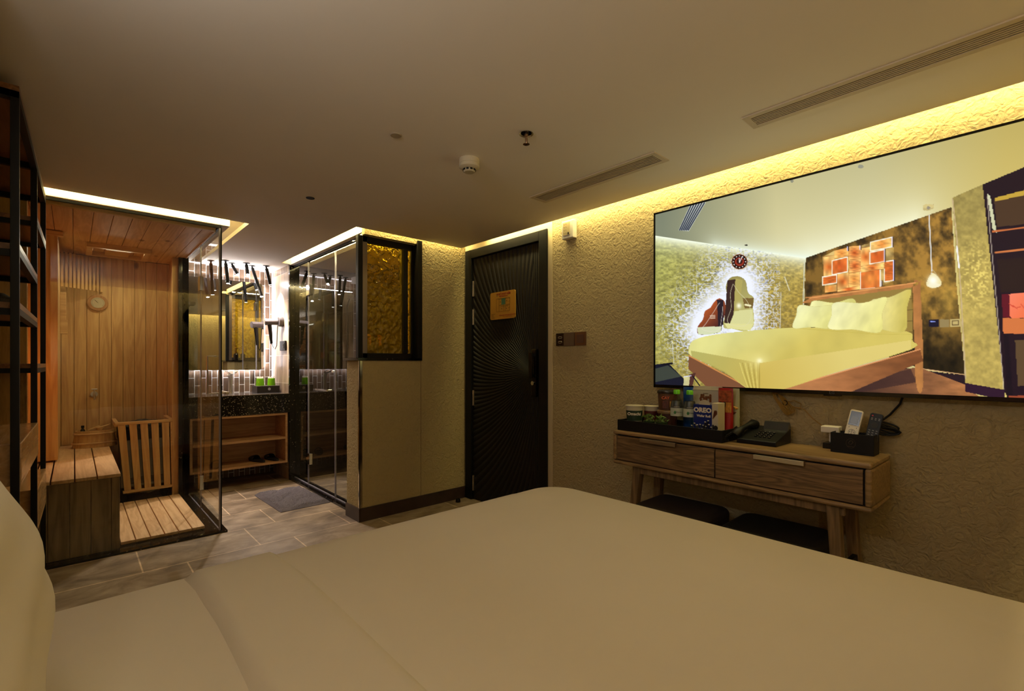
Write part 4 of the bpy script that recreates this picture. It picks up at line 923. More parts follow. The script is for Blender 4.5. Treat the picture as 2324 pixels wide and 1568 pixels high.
def rr_loop(inset):
    hx = (X1-X0)/2-inset; hy = (Y1-Y0)/2-inset; r_ = max(rc-inset*.6, .03); P_ = []
    for (sx_, sy_, a0) in ((1, 1, 0), (-1, 1, 90), (-1, -1, 180), (1, -1, 270)):
        for i in range(12): t = math.radians(a0+90*i/12); P_.append(((X0+X1)/2+sx_*(hx-r_)+r_*math.cos(t), (Y0+Y1)/2+sy_*(hy-r_)+r_*math.sin(t)))
        # straight part to next corner handled by subdividing
        nxt = {0: (-1, 1), 90: (-1, -1), 180: (1, -1), 270: (1, 1)}[a0]; t = math.radians(a0+90)
        p1_ = ((X0+X1)/2+sx_*(hx-r_)+r_*math.cos(t), (Y0+Y1)/2+sy_*(hy-r_)+r_*math.sin(t)); p2_ = ((X0+X1)/2+nxt[0]*(hx-r_)+r_*math.cos(t), (Y0+Y1)/2+nxt[1]*(hy-r_)+r_*math.sin(t))
        for i in range(24): P_.append((p1_[0]+(p2_[0]-p1_[0])*i/24, p1_[1]+(p2_[1]-p1_[1])*i/24))
    return P_
er = .06
prof = [(0.0, .30), (0.0, .40), (0.0, .50)]+[(er*(1-math.cos(math.radians(a_))), ZB-er+er*math.sin(math.radians(a_))) for a_ in range(0, 91, 10)]
prof += [(.10, ZB+.004), (.18, ZB+.010), (.28, ZB+.014), (.40, ZB+.016), (.60, ZB+.016), (.75, ZB+.016)]
mbd = MB(); loops = []
for ins, z in prof:
    P_ = rr_loop(ins); n_ = len(P_)
    loops.append([(p_[0], p_[1], z+.0015*math.sin(p_[0]*9+p_[1]*4)*(1 if z > ZB-.01 else 0)) for p_ in P_])
vs = [p_ for l_ in loops for p_ in l_]; n_ = len(loops[0])
fs = [(j*n_+i, j*n_+(i+1) % n_, (j+1)*n_+(i+1) % n_, (j+1)*n_+i) for j in range(len(loops)-1) for i in range(n_)]
fs.append(tuple((len(loops)-1)*n_+i for i in range(n_)))
mbd.add(vs, fs).build('fitted_sheet', M['sheet'], bed, smooth=True)
# folded-back band of the top sheet and the top sheet itself
def drape(name, xa, xb, za, zb, m_, th=.006, n=40, wav=.006):
    vs = []; fs = []; n2 = 18
    ys = [Y1+.014]*3+list(np.linspace(Y1-.012, Y0+.012, n)); zs = [.40, .50, ZB-.04]
    for j in range(len(ys)):
        for i in range(n2+1):
            t_ = i/n2; x = xa+(xb-xa)*t_+wav*math.sin(ys[j]*5+xa*9)*(1 if i in (0, n2) else .3)
            if j < 3: z = zs[j]; y = Y1+.010
            else:
                e_ = max(0, (ys[j]-(Y1-.07))/.07); c_ = max(0, 1-abs(ys[j]-(Y0+Y1)/2)/((Y1-Y0)/2)); z = ZB+.016*min(1, c_*3.2)-.05*e_**2.2; y = ys[j]
            edge = min(t_, 1-t_)*n2
            z += (za if edge < 1 else za+(zb-za)*min(1, (edge)/2))*(1 if j >= 3 else 0); y += (0 if j >= 3 else .004)
            vs.append((x, y, z))
    for j in range(len(ys)-1):
        for i in range(n2): a_ = j*(n2+1)+i; fs.append((a_, a_+1, a_+n2+2, a_+n2+1))
    o = MB().add(vs, fs).build(name, m_, bed, smooth=True)
    return o
drape('top_sheet', .30, 1.60, -.004, .004, M['sheet'])
drape('folded_sheet_band', .225, .47, -.002, .017, M['sheet'])
# bed frame, headboard
fr = MB().box(X0-.02, X1+.02, Y0-.03, Y1+.03, .22, .33)
fr.build('bed_frame', M['bedwood'], bed, .01)
for x, y in ((X0+.1, Y0+.08), (X0+.1, Y1-.08), (X1-.1, Y0+.08), (X1-.1, Y1-.08)): MB().cyl((x, y, 0), (x, y, .23), .022, .032, 16).build('leg', M['bedwood'], bed)
MB().prism([((Y0+Y1)/2+u, .75+v) for u, v in rrect(1.86, .9, .05)], lambda u, v, d: (d, u, v), X0-.08, X0-.03).build('headboard', M['bedwood'], bed, .008)
# pillows
def pillow(label, cy, cz, cx, hw, hh, ht, tilt, grp='pillows against the headboard'):
    vs = []; fs = []; n_ = 30
    for sgn in (-1, 1):
        for j in range(n_+1):
            for i in range(n_+1):
                u = i/n_*2-1; v = j/n_*2-1
                pin = 1-.10*(abs(u)**3)*(1-abs(v)**2)-.0; pin2 = 1-.10*(abs(v)**3)*(1-abs(u)**2)
                e_ = (1-abs(u)**2.6)*(1-abs(v)**2.6); th = ht*max(e_, 0)**.42
                th *= 1+.06*math.sin(5*u+3*v)+.03*math.sin(11*v-4*u)
                vs.append((sgn*th, u*hw*pin2*1.0, v*hh*pin))
    n1_ = (n_+1)**2
    for s0 in (0, n1_):
        for j in range(n_):
            for i in range(n_): a_ = s0+j*(n_+1)+i; fs.append((a_, a_+1, a_+n_+2, a_+n_+1))
    Rm = Matrix.Rotation(math.radians(tilt), 4, 'Y'); vs = [tuple(Rm @ Vector(v)+Vector((cx, cy, cz))) for v in vs]
    me_ = MB().add(vs, fs).build('pillow', M['sheet'], smooth=True)
    import bmesh
    bm = bmesh.new(); bm.from_mesh(me_.data); bmesh.ops.remove_doubles(bm, verts=bm.verts, dist=.0005); bmesh.ops.recalc_face_normals(bm, faces=bm.faces); bm.to_mesh(me_.data); bm.free()
    tag(me_, label, 'pillow', grp); return me_
pillow('big white pillow leaning at the head of the bed in the lower left corner', .97, .898, -.150, .36, .235, .115, -9)
# pendant lamps beside the bed (room lighting, behind the camera) and headboard wall art are out of frame

# ================================================================== SHELF UNIT
sh = thing('shelf_unit', 'tall black metal shelf unit with wooden boards at the left edge', 'shelf', (-.3, 3.2, 0))
px1, px3 = -.146, -.124
def fx(y): return px1+(px3-px1)*(y-2.48)/(4.0-2.48)
PY_ = [(2.48, 2.505), (3.32, 3.345), (3.975, 4.0)]
PW = .0235
for y0, y1 in PY_:
    for back in (0, 1):
        x = fx(y0)-back*.38
        box('post', M['black'], x-PW, x, y0, y1, 0, 2.235, sh, .001)
fm = MB()
for y0, y1 in PY_:
    x = fx(y0); fm.box(x-.38, x-PW, y0, y1, 2.205, 2.235)
def longbar(mb, z0, z1, ya, yb, dx=0, w_=PW):
    xa, xb = fx(ya)-dx, fx(yb)-dx
    mb.add([(xa-w_, ya, z0), (xa, ya, z0), (xb, yb, z0), (xb-w_, yb, z0), (xa-w_, ya, z1), (xa, ya, z1), (xb, yb, z1), (xb-w_, yb, z1)], BX)
for dx in (0, .38): longbar(fm, 2.205, 2.235, 2.505, 3.975, dx)
fm.build('top_frame', M['black'], sh)
def board(z, ya, yb, th=.022):
    m_ = MB(); longbar(m_, z, z+.024, ya, yb); longbar(m_, z, z+.024, ya, yb, .38)
    for y in (ya, yb-.024): m_.box(fx(y)-.38, fx(y)-PW, y, y+.024, z, z+.024)
    m_.build('shelf_rail', M['black'], sh)
    mb = MB(); xa, xb = fx(ya), fx(yb)
    mb.add([(xa-.40, ya, z+.024), (xa, ya, z+.024), (xb, yb, z+.024), (xb-.40, yb, z+.024), (xa-.40, ya, z+.024+th), (xa, ya, z+.024+th), (xb, yb, z+.024+th), (xb-.40, yb, z+.024+th)], BX)
    mb.build('shelf_board', M['shelfwood'], sh, .001)
board(1.64, 2.505, 3.32); board(1.425, 2.505, 3.32); board(1.93, 3.345, 3.975); board(1.20, 3.345, 3.975)
board(2.235-.024, 2.48, 4.0, .02)
# wooden box drawer at the lower part
mb = MB(); xa, xb = fx(2.5)+.004, fx(3.32)+.004
mb.add([(xa-.39, 2.507, .80), (xa, 2.507, .80), (xb, 3.318, .80), (xb-.39, 3.318, .80), (xa-.39, 2.507, .955), (xa, 2.507, .955), (xb, 3.318, .955), (xb-.39, 3.318, .955)], BX)
mb.build('drawer_box', M['boxwood'], sh, .003)
mb = MB(); xa, xb = fx(3.345)+.002, fx(3.975)+.002
mb.add([(xa-.39, 3.347, .42), (xa, 3.347, .42), (xb, 3.973, .42), (xb-.39, 3.973, .42), (xa-.39, 3.347, .62), (xa, 3.347, .62), (xb, 3.973, .62), (xb-.39, 3.973, .62)], BX)
mb.build('lower_box', M['boxwood'], sh, .003)
# tray on shelf, dark object
tag(MB().box(-.40, -.165, 2.54, 3.28, 1.4715, 1.4895).build('metal_tray', mat('dark_metal_tray', rgb(60, 54, 50), .25, .6), bevel=.003), 'thin dark metal tray lying on the lower shelf board at the left edge', 'tray')
tag(MB().lathe([(.02, 0), (.05, .01), (.055, .03), (.035, .045), (.0, .05)], (-.245, 2.85, 1.5825), 20).build('dark_bowl', M['leather'], smooth=True), 'dark rounded object hanging under the shelf board at the left edge', 'bowl')
bpy.data.objects['dark_bowl'].location.z = 1.4900

# ================================================================== SAUNA
SY = 4.04; SX = .79
struct(box('wall_tiled', M['walltile'], -1.1, -.205, SY-.03, SY+.05, 0, 2.24))
struct(box('wall_sauna_left', M['pine'], -1.1, -1.02, SY+.05, 5.86, 0, 2.25))
struct(box('baseboard_sauna', M['black_marble'], -.205, SX+.045, SY-.035, SY+.075, 0, .014))
struct(box('floor_sauna_curb', M['black_marble'], SX-.09, SX+.045, SY+.075, 5.32, 0, .014))
sa = thing('sauna_cabin', 'glass fronted sauna room lined with pale pine boards', 'sauna', (.3, 4.9, 0))
bk = MB(); x = -1.02; 
while x < .70:
    bk.box(x+.0015, min(x+.0835, .70), 5.78, 5.795, .0, 2.225); x += .085
bk.box(-1.02, .70, 5.795, 5.81, 0, 2.225); bk.build('back_wall', M['pine'], sa, .0015)
rw = MB(); y = 5.40
while y < 5.78: rw.box(.692, .712, y+.0015, min(y+.0935, 5.78), 0, 2.225); y += .095
rw.build('right_wall', M['pine'], sa, .0015)
cl = MB(); x = -1.0
while x < .76: cl.box(x+.0015, min(x+.098, .765), SY+.05, 5.78, 2.228, 2.243); x += .0995
cl.box(-1.0, .77, SY+.05, 5.78, 2.243, 2.262); cl.build('ceiling_boards', M['pineY'], sa, .002)
MB().box(-.2, .765, SY+.012, SY+.045, 2.222, 2.262).box(.762, .775, SY+.05, 5.3, 2.222, 2.262).build('ceiling_trim', M['pineX'], sa, .002)
box('corner_post', M['pine'], .668, .712, 5.355, 5.400, .0, 2.225, sa, .002)
box('marble_pier', M['black_marble'], .712, .79, 5.32, 5.40, 0, 2.262, sa)
# side pier (inside, left)
lp_ = MB().box(-.60, -.088, 4.87, 4.90, .53, 2.20).box(-.105, -.088, 4.90, 5.778, .53, 2.20)
lp_.build('side_partition', M['pine'], sa, .002)
MB().box(-.30, -.06, 4.84, 4.90, 2.19, 2.222).build('partition_cap', M['pineX'], sa, .002)
MB().box(-.088, -.05, 5.62, 5.70, 1.62, 1.86).box(-.088, -.04, 5.60, 5.66, 1.50, 1.62).box(-.088, -.055, 5.70, 5.76, 1.7, 1.95).build('back_rest_block', M['pineX'], sa, .002)
# glass
gf = box('front_glass', M['glass'], -.205, SX-.004, SY-.004, SY+.004, .014, 2.245, sa)
MB().box(-.205, SX+.002, SY-.006, SY+.008, 2.245, 2.262).build('top_rail', M['black'], sa)
gd = box('glass_door', M['glass'], SX-.004, SX+.004, SY+.010, 4.735, .022, 2.240, sa)
gs = box('side_glass', M['glass'], SX-.004, SX+.004, 4.745, 5.32, .014, 2.245, sa)
MB().box(SX-.004, SX+.006, SY-.005, SY+.010, .014, 2.245).build('corner_seal', M['glassedge'], sa)
box('corner_profile', M['black'], SX+.0062, SX+.014, SY-.006, SY+.012, .014, 2.262, sa)
MB().box(SX-.005, SX+.005, 4.736, 4.744, .022, 2.240).build('door_seal', M['glassedge'], sa)
MB().box(SX-.004, SX+.004, SY+.01, 5.32, .012, .022).build('bottom_seal', M['glassedge'], sa)
MB().box(SX-.008, SX+.008, SY+.01, 5.32, 2.243, 2.262).build('side_rail', M['black'], sa)
for z0, z1 in ((1.86, 1.98), (.18, .30)): MB().box(SX-.014, SX+.014, 4.70, 4.78, z0, z1).build('door_hinge', M['chrome'], gd, .002)
MB().tube([(SX+.004, 4.16, 1.02), (SX+.07, 4.16, 1.02), (SX+.07, 4.16, 1.02)], .007, 10).tube([(SX-.004, 4.14, 1.02), (SX-.06, 4.14, 1.02), (SX-.06, 4.14, 1.30), (SX-.004, 4.14, 1.30)], .007, 10).box(SX+.055, SX+.075, 4.10, 4.40, 1.010, 1.030).build('door_handle', M['brushed'], gd, smooth=True)
# ceiling light box
lb = MB(); 
lb.box(.075, .49, 5.13, 5.17, 2.19, 2.228).box(.075, .49, 5.53, 5.57, 2.19, 2.228).box(.075, .115, 5.17, 5.53, 2.19, 2.228).box(.45, .49, 5.17, 5.53, 2.19, 2.228).box(.2, .36, 5.17, 5.53, 2.205, 2.228)
lb.build('ceiling_light_box', M['pineX'], sa, .002)
# slatted corner shade
cs = MB(); 
for k in range(11):
    t_ = k/10; x = -.075+.26*t_; y = 5.56+.20*t_; cs.box(x-.008, x+.008, y-.006, y+.006, 1.90, 2.20)
cs.build('corner_lamp_shade', M['pine'], sa, .002)
# bench
be = thing('sauna_bench', 'pine sauna bench with slatted seat and boarded front', 'bench', (0, 4.8, 0))
bf = MB()
for x in (-.60, -.49, -.38, -.27, -.16, -.085+.0, .005, .095, .185): pass
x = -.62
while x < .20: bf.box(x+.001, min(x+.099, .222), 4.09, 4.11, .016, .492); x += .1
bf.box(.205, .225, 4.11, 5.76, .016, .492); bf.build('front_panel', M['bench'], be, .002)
for k, (xa, xb) in enumerate(((-.62, -.52), (-.51, -.41), (-.40, -.30), (-.29, -.19), (-.18, -.112), (-.104, .0), (.006, .108), (.114, .228))):
    box('seat_slat', M['pineY'], xa, xb, 4.082, 5.76, .494, .516, be, .003)
# floor duckboard
db = MB()
for k in range(6):
    x = .232+k*.081; db.box(x, x+.076, 4.135, 5.30, .022, .042)
db.box(.235, .70, 4.20, 4.24, .002, .022).box(.235, .70, 5.2, 5.24, .002, .022).box(.235, .70, 4.7, 4.74, .002, .022)
tag(db.build('floor_slats', mat('x', (0, 0, 0, 1)) if 0 else M['pineY'], bevel=.003), 'slatted pine duckboard covering the sauna floor', 'floor grate')
# heater with its guard
he = thing('sauna_heater', 'tilted pine slat guard around the electric sauna stove', 'heater', (.47, 5.5, 0))
hx0, hx1 = .265, .665; hy = 5.38
def tilt_pt(x, y, z):  # guard leans: bottom shifted right & tapered a little
    return (x+.045*(1-(z-.10)/.63), y+.0, z)
def tbox(mb, x0, x1, y0, y1, z0, z1):
    vs = [(x0, y0, z0), (x1, y0, z0), (x1, y1, z0), (x0, y1, z0), (x0, y0, z1), (x1, y0, z1), (x1, y1, z1), (x0, y1, z1)]
    cx_ = .47; vs = [(cx_+(v[0]-cx_)*(1-.10*(1-(v[2]-.1)/.63))+.03*(1-(v[2]-.1)/.63), v[1], v[2]) for v in vs]; mb.add(vs, BX)
for k in range(5):
    g_ = MB(); xa = hx0+.012+k*.0785; tbox(g_, xa, xa+.053, hy-.012, hy+.008, .125, .705); g_.build('guard_slat', M['pine'], he, .002)
g_ = MB(); tbox(g_, hx0-.005, hx1+.01, hy-.022, hy+.012, .705, .730); tbox(g_, hx0, hx1+.01, hy-.022, hy+.012, .102, .125)
tbox(g_, hx0-.01, hx0+.02, hy+.012, 5.76, .690, .735); tbox(g_, hx1-.02, hx1+.012, hy+.012, 5.76, .690, .735); tbox(g_, hx1-.012, hx1+.006, hy-.02, hy+.012, .125, .705)
g_.build('guard_rail', M['pineX'], he, .003)
MB().box(.30, .65, 5.42, 5.72, .14, .62).build('stove_body', M['steel'], he, .006)
MB().box(.29, .66, 5.41, 5.73, .56, .655).build('stove_collar', M['black'], he, .004)
vsb = MB(); [vsb.box(.33, .63, 5.415, 5.42, .17+.012*k, .174+.012*k) for k in range(5)]; vsb.build('vent_grille', M['black'], he)
MB().tube([(.44, 5.5, .16), (.45, 5.44, .09), (.50, 5.42, .075), (.56, 5.44, .09), (.57, 5.5, .16)], .009, 10).build('power_conduit', mat('grey_conduit', rgb(150, 140, 120), .5), he, smooth=True)
MB().box(.31, .35, 5.44, 5.7, 0, .14).box(.61, .64, 5.44, 5.7, 0, .14).build('stand', M['black'], he)
import bmesh
def rockmesh(seed):
    r_ = random.Random(seed); bm = bmesh.new(); bmesh.ops.create_icosphere(bm, subdivisions=2, radius=1)
    for v in bm.verts:
        n_ = .18*math.sin(v.co.x*3+seed)+.14*math.sin(v.co.y*4+seed*2)+.1*math.sin(v.co.z*5+seed*3); v.co *= 1+n_*.6
    me_ = bpy.data.meshes.new('sauna_stone'); bm.to_mesh(me_); bm.free(); me_.materials.append(M['rock']); me_.polygons.foreach_set('use_smooth', [False]*len(me_.polygons)); return me_
rocks = [rockmesh(k) for k in range(4)]
stone_spots = [(.33, 5.47, .675, .034), (.395, 5.465, .683, .040), (.46, 5.475, .688, .040), (.525, 5.47, .682, .036), (.585, 5.475, .680, .036), (.635, 5.49, .668, .028), (.36, 5.545, .69, .042), (.44, 5.55, .705, .046), (.52, 5.55, .70, .042), (.60, 5.555, .69, .040), (.40, 5.63, .69, .04), (.49, 5.63, .70, .042), (.58, 5.64, .69, .04)]
ordn = ['leftmost front', 'second front', 'middle front', 'fourth front', 'fifth front', 'rightmost front', 'left second-row', 'topmost second-row', 'centre-right second-row', 'right second-row', 'left rear', 'middle rear', 'right rear']
for k, (x, y, z, r_) in enumerate(stone_spots):
    o = bpy.data.objects.new('sauna_stone', rocks[k % 4]); COL.objects.link(o); o.location = (x, y, z); o.scale = (r_*1.05, r_*.9, r_*.6); o.rotation_euler = (0, 0, k*1.3)
    tag(o, '%s dark grey stone heaped on top of the sauna stove' % ordn[k], 'stone', 'sauna stones on the stove')
# bucket
def oval(r, z, sx_=1.0, sy_=.72): return (r, z)
bu = thing('sauna_bucket', 'oval wooden sauna bucket with two hoops on the bench', 'bucket', (.135, 5.555, .516))
bc = (.135, 5.555, .516)
st = MB(); st.lathe([(.150, 0), (.128, .145), (.118, .145), (.138, .01)], bc, 36, 1.0, .62); st.build('staves', M['pine'], bu, .001)
for z, r_ in ((.038, .146), (.118, .134)): MB().tube([(bc[0]+(r_+.004)*math.cos(t), bc[1]+(r_+.004)*.63*math.sin(t), bc[2]+z) for t in np.linspace(0, 2*math.pi, 41)[:-1]], .007, 8, closed=True).build('hoop', M['pineX'], bu, smooth=True)
ob = thing('oil_bottle', 'tiny dark oil bottle standing in the wooden bucket', 'bottle', (.055, 5.56, .60))
MB().lathe([(.016, 0), (.016, .065), (.008, .078), (.008, .09)], (.055, 5.56, .60), 20).build('bottle_body', M['blackgloss'], ob, smooth=True); MB().lathe([(.011, .085), (.011, .105)], (.055, 5.56, .60), 16).build('cap', M['black'], ob)
tag(MB().add([(v[0], v[1], v[2]) for v in [(.085, 5.53, .625), (.155, 5.52, .645), (.175, 5.59, .645), (.105, 5.60, .625), (.085, 5.53, .668), (.155, 5.52, .700), (.175, 5.59, .700), (.105, 5.60, .668)]], BX).build('wooden_scoop', M['pineX'], bevel=.006), 'square pine scoop resting in the wooden bucket', 'scoop')
lad = thing('ladle', 'small pale wooden ladle lying across the bucket rim', 'ladle', (.175, 5.52, .64))
MB().lathe([(.012, 0), (.024, .018), (.025, .03), (.022, .03), (.010, .004)], (.165, 5.50, .655), 20).build('bowl', M['pineX'], lad, smooth=True); MB().tube([(.145, 5.49, .685), (.17, 5.485, .69), (.21, 5.50, .70), (.235, 5.53, .705)], .005, 8).build('handle', M['pineX'], lad, smooth=True)
# thermometer and tap on back wall
th = thing('thermometer', 'round wooden framed thermometer on the sauna back wall', 'thermometer', (.16, 5.78, 1.73))
def disc(c, r, y0, y1): return MB().cyl((c[0], y0, c[1]), (c[0], y1, c[1]), r, n=40)
disc((.16, 1.80), .074, 5.779, 5.760).build('wooden_rim', wood('rim_wood', rgb(150, 96, 50), rgb(176, 122, 70), 'Z', 1, .5, knots=False), th, .004)
disc((.16, 1.80), .048, 5.762, 5.757).build('dial', mat('dial_cream', rgb(190, 176, 140), .4), th)
dm_ = MB()
for k in range(24):
    a_ = math.radians(-130+k*260/23); r0_ = .038; dm_.cyl((.16+r0_*math.sin(a_), 5.7565, 1.80+r0_*math.cos(a_)), (.16+.044*math.sin(a_), 5.7565, 1.80+.044*math.cos(a_)), .0009, n=5)
dm_.build('scale_marks', drk, th); MB().cyl((.16, 5.756, 1.80), (.140, 5.756, 1.824), .0014, n=6).build('needle', drk, th)
tp = thing('water_tap', 'small brass tap on the sauna back wall above the bucket', 'tap', (.135, 5.78, .93))
MB().cyl((.135, 5.779, .965), (.135, 5.768, .965), .026, n=24).build('wall_flange', M['brushed'], tp, smooth=True)
MB().tube([(.135, 5.77, .965), (.135, 5.72, .965), (.135, 5.70, .955), (.135, 5.70, .915)], [.010, .010, .010, .007], 12).build('spout', M['brushed'], tp, smooth=True)
MB().tube([(.135, 5.715, .975), (.135, 5.715, 1.01)], [.006, .005], 10).tube([(.115, 5.715, 1.01), (.155, 5.715, 1.012)], .006, 10).build('lever', M['brushed'], tp, smooth=True)

# ================================================================== VANITY
VY = 5.33; CZT = .925
va = thing('vanity_counter', 'black speckled granite washbasin counter in the bathroom', 'counter', (1.24, 5.6, .72))
MB().box(.79, 1.688, VY, VY+.02, .723, CZT).build('fascia', M['counter'], va)
MB().box(.79, 1.688, VY+.02, 5.898, CZT-.02, CZT).build('worktop', mat('pale_edge_granite', rgb(70, 66, 64), .12, noise=.4, nscale=120), va)
MB().box(.79, 1.688, VY-.001, VY+.004, CZT-.002, CZT+.001).build('edge_strip', M['goldtrim'], va)
cab = thing('vanity_cabinet', 'open wooden cabinet with two shelves below the black counter', 'cabinet', (1.24, 5.5, .19))
cb_ = MB().box(.80, 1.672, VY+.005, 5.70, .700, .722).box(.80, 1.672, VY+.005, 5.70, .192, .213).box(1.650, 1.672, VY+.005, 5.70, .213, .700).box(.80, .822, VY+.005, 5.70, .213, .700)
cb_.build('carcass', M['vanwood'], cab, .001); box('back_panel', M['vanwood'], .822, 1.650, 5.68, 5.70, .213, .700, cab); box('middle_shelf', M['vanwood'], .822, 1.650, VY+.005, 5.68, .445, .467, cab, .001)
tag(cab, None, None)
# slippers
def slipper():
    o = thing('slipper', 'x', 'slipper', (0, 0, 0), group='slippers in the cabinet', local=True)
    sole = [(.045*math.cos(t)*(1+.15*math.sin(t)), .13*math.sin(t)) for t in np.linspace(0, 2*math.pi, 25)[:-1]]
    MB().prism(sole, lambda u, v, d: (u, v, d), 0, .018).build('sole', M['leather'], o, .004)
    up = MB(); vs = []; n_ = 10
    for j in range(7):
        y = .02+.095*j/6
        for i in range(n_+1):
            t = math.pi*i/n_; w_ = .047*(1-.35*(j/6)**2); hgt = .050*(1-.45*(j/6)**1.5); vs.append((w_*math.cos(t), y, .014+hgt*math.sin(t)))
    fs = [(j*(n_+1)+i, j*(n_+1)+i+1, (j+1)*(n_+1)+i+1, (j+1)*(n_+1)+i) for j in range(6) for i in range(n_)]
    u_ = up.add(vs, fs).build('upper', M['leather'], o, smooth=True); so_ = u_.modifiers.new('s', 'SOLIDIFY'); so_.thickness = .004
    return o
s1 = slipper(); s1.location = (1.42, 5.50, .214); s1.rotation_euler = (0, 0, math.radians(16)); s1['label'] = 'black slipper, left one of the pair at the right end of the cabinet'
s2 = copy_tree(s1); s2.location = (1.56, 5.49, .214); s2.rotation_euler = (0, 0, math.radians(10)); s2['label'] = 'black slipper, right one of the pair at the right end of the cabinet'
s3 = copy_tree(s1); s3.location = (1.04, 5.48, .214); s3.rotation_euler = (0, 0, math.radians(-12)); s3['label'] = 'lone black slipper at the left end of the lower cabinet shelf'
# mirror
mi = thing('bathroom_mirror', 'large backlit mirror with rounded corners above the counter', 'mirror', (1.2, 5.86, 1.17))
MB().prism([(1.21+u, 1.66+v) for u, v in rrect(.74, .975, .055)], lambda u, v, d: (u, d, v), 5.862, 5.868).build('mirror_glass', M['mirror'], mi)
MB().prism([(1.21+u, 1.66+v) for u, v in rrect(.70, .93, .04)], lambda u, v, d: (u, d, v), 5.869, 5.899).build('backing_box', M['led_cool'], mi)
# LED lines at ceiling and corner (cool)
struct(box('trim_9', mat('led_line', (1, 1, 1, 1), .5, emit=(.88, .86, 1, 1), es=6), .80, 1.685, 5.885, 5.897, 2.298, 2.306))
struct(box('trim_10', mat('led_line_corner', (1, 1, 1, 1), .5, emit=(.9, .88, 1, 1), es=3.5), 1.676, 1.686, 5.886, 5.897, .93, 2.298))
# faucet
fa = thing('faucet', 'tall waterfall basin tap standing on the black counter', 'faucet', (1.235, 5.80, CZT))
MB().tube([(1.235, 5.80, CZT), (1.235, 5.80, 1.05), (1.235, 5.795, 1.10), (1.225, 5.78, 1.13)], [.024, .020, .022, .028], 18).build('body', M['brushed'], fa, smooth=True)
lipv = []
for j in range(9):
    t_ = j/8
    for i in range(9):
        u = i/8*2-1; lipv.append((1.235+u*.045*(.5+.6*t_), 5.80-.11*t_, 1.118+.03*u*u+.012*t_-.012*(1-t_)))
lf_ = [(j*9+i, j*9+i+1, (j+1)*9+i+1, (j+1)*9+i) for j in range(8) for i in range(8)]
o = MB().add(lipv, lf_).build('spout_lip', M['chrome'], fa, smooth=True); sm = o.modifiers.new('s', 'SOLIDIFY'); sm.thickness = .004
MB().tube([(1.235, 5.81, 1.13), (1.215, 5.83, 1.155), (1.19, 5.82, 1.16)], .006, 8).build('lever', M['chrome'], fa, smooth=True)
# drawer box and green glasses
bx_ = thing('amenity_box', 'dark box with a round knob on the black counter', 'box', (1.56, 5.67, CZT))
MB().box(1.445, 1.672, 5.60, 5.80, CZT, CZT+.075).build('box_body', mat('dark_wood_box', rgb(34, 28, 26), .35), bx_, .003)
kb = MB().cyl((1.56, 5.60, CZT+.042), (1.56, 5.585, CZT+.042), .008, n=16).cyl((1.56, 5.588, CZT+.042), (1.56, 5.578, CZT+.042), .015, n=24); kb.build('knob', M['chrome'], bx_, smooth=True)
for x, lb_ in ((1.50, 'left upturned bright green glass on the dark amenity box'), (1.615, 'right upturned bright green glass on the dark amenity box')):
    g_ = thing('green_glass', lb_, 'glass', (x, 5.70, CZT+.0755), group='green glasses on the amenity box')
    MB().lathe([(.042, 0), (.040, .03), (.036, .08), (.034, .080), (.038, .03), (.039, .003)], (x, 5.70, CZT+.0755), 24).build('glass_body', M['green'], g_, smooth=True)
    MB().lathe([(.036, .002), (.033, .074)], (x, 5.70, CZT+.0755), 20).build('green_core', solid('green_core', rgb(170, 230, 30), .3), g_, smooth=True)
    cr = MB()
    for k in range(10):
        a_ = 2*math.pi*k/10; cr.cyl((x+.026*math.cos(a_), 5.70+.026*math.sin(a_), CZT+.155), (x+.030*math.cos(a_), 5.70+.030*math.sin(a_), CZT+.175), .009, .003, 8)
    cr.build('paper_cap', M['white'], g_)
# hair dryer on the right wall
hd = thing('hair_dryer', 'dark grey wall mounted hair dryer beside the bathroom mirror', 'hair dryer', (1.66, 5.58, 1.45))
MB().cyl((1.689, 5.555, 1.70), (1.645, 5.555, 1.70), .055, .050, 28).build('wall_holder', mat('dryer_grey', rgb(64, 60, 62), .35), hd, smooth=True)
MB().cyl((1.645, 5.575, 1.70), (1.52, 5.60, 1.695), .034, .037, 24).build('barrel', mat('dryer_barrel', rgb(96, 90, 94), .3), hd, smooth=True)
MB().tube([(1.565, 5.59, 1.68), (1.575, 5.59, 1.58), (1.585, 5.59, 1.46)], [.022, .019, .014], 14).build('grip', M['darkplastic'], hd, smooth=True)
MB().tube([(1.64, 5.56, 1.66), (1.635, 5.56, 1.56), (1.63, 5.56, 1.44), (1.615, 5.57, 1.40), (1.60, 5.58, 1.42), (1.588, 5.59, 1.46)], .004, 8).build('cord', M['black'], hd, smooth=True)
ws = thing('wall_switch', 'black square switch plate on the beige bathroom wall', 'light switch', (1.69, 5.50, 1.38))
MB().box(1.672, 1.69, 5.42, 5.60, 1.385, 1.49).build('plate', M['darkplastic'], ws, .003); MB().box(1.669, 1.673, 5.45, 5.50, 1.41, 1.465).build('rocker', M['blackgloss'], ws, .001)
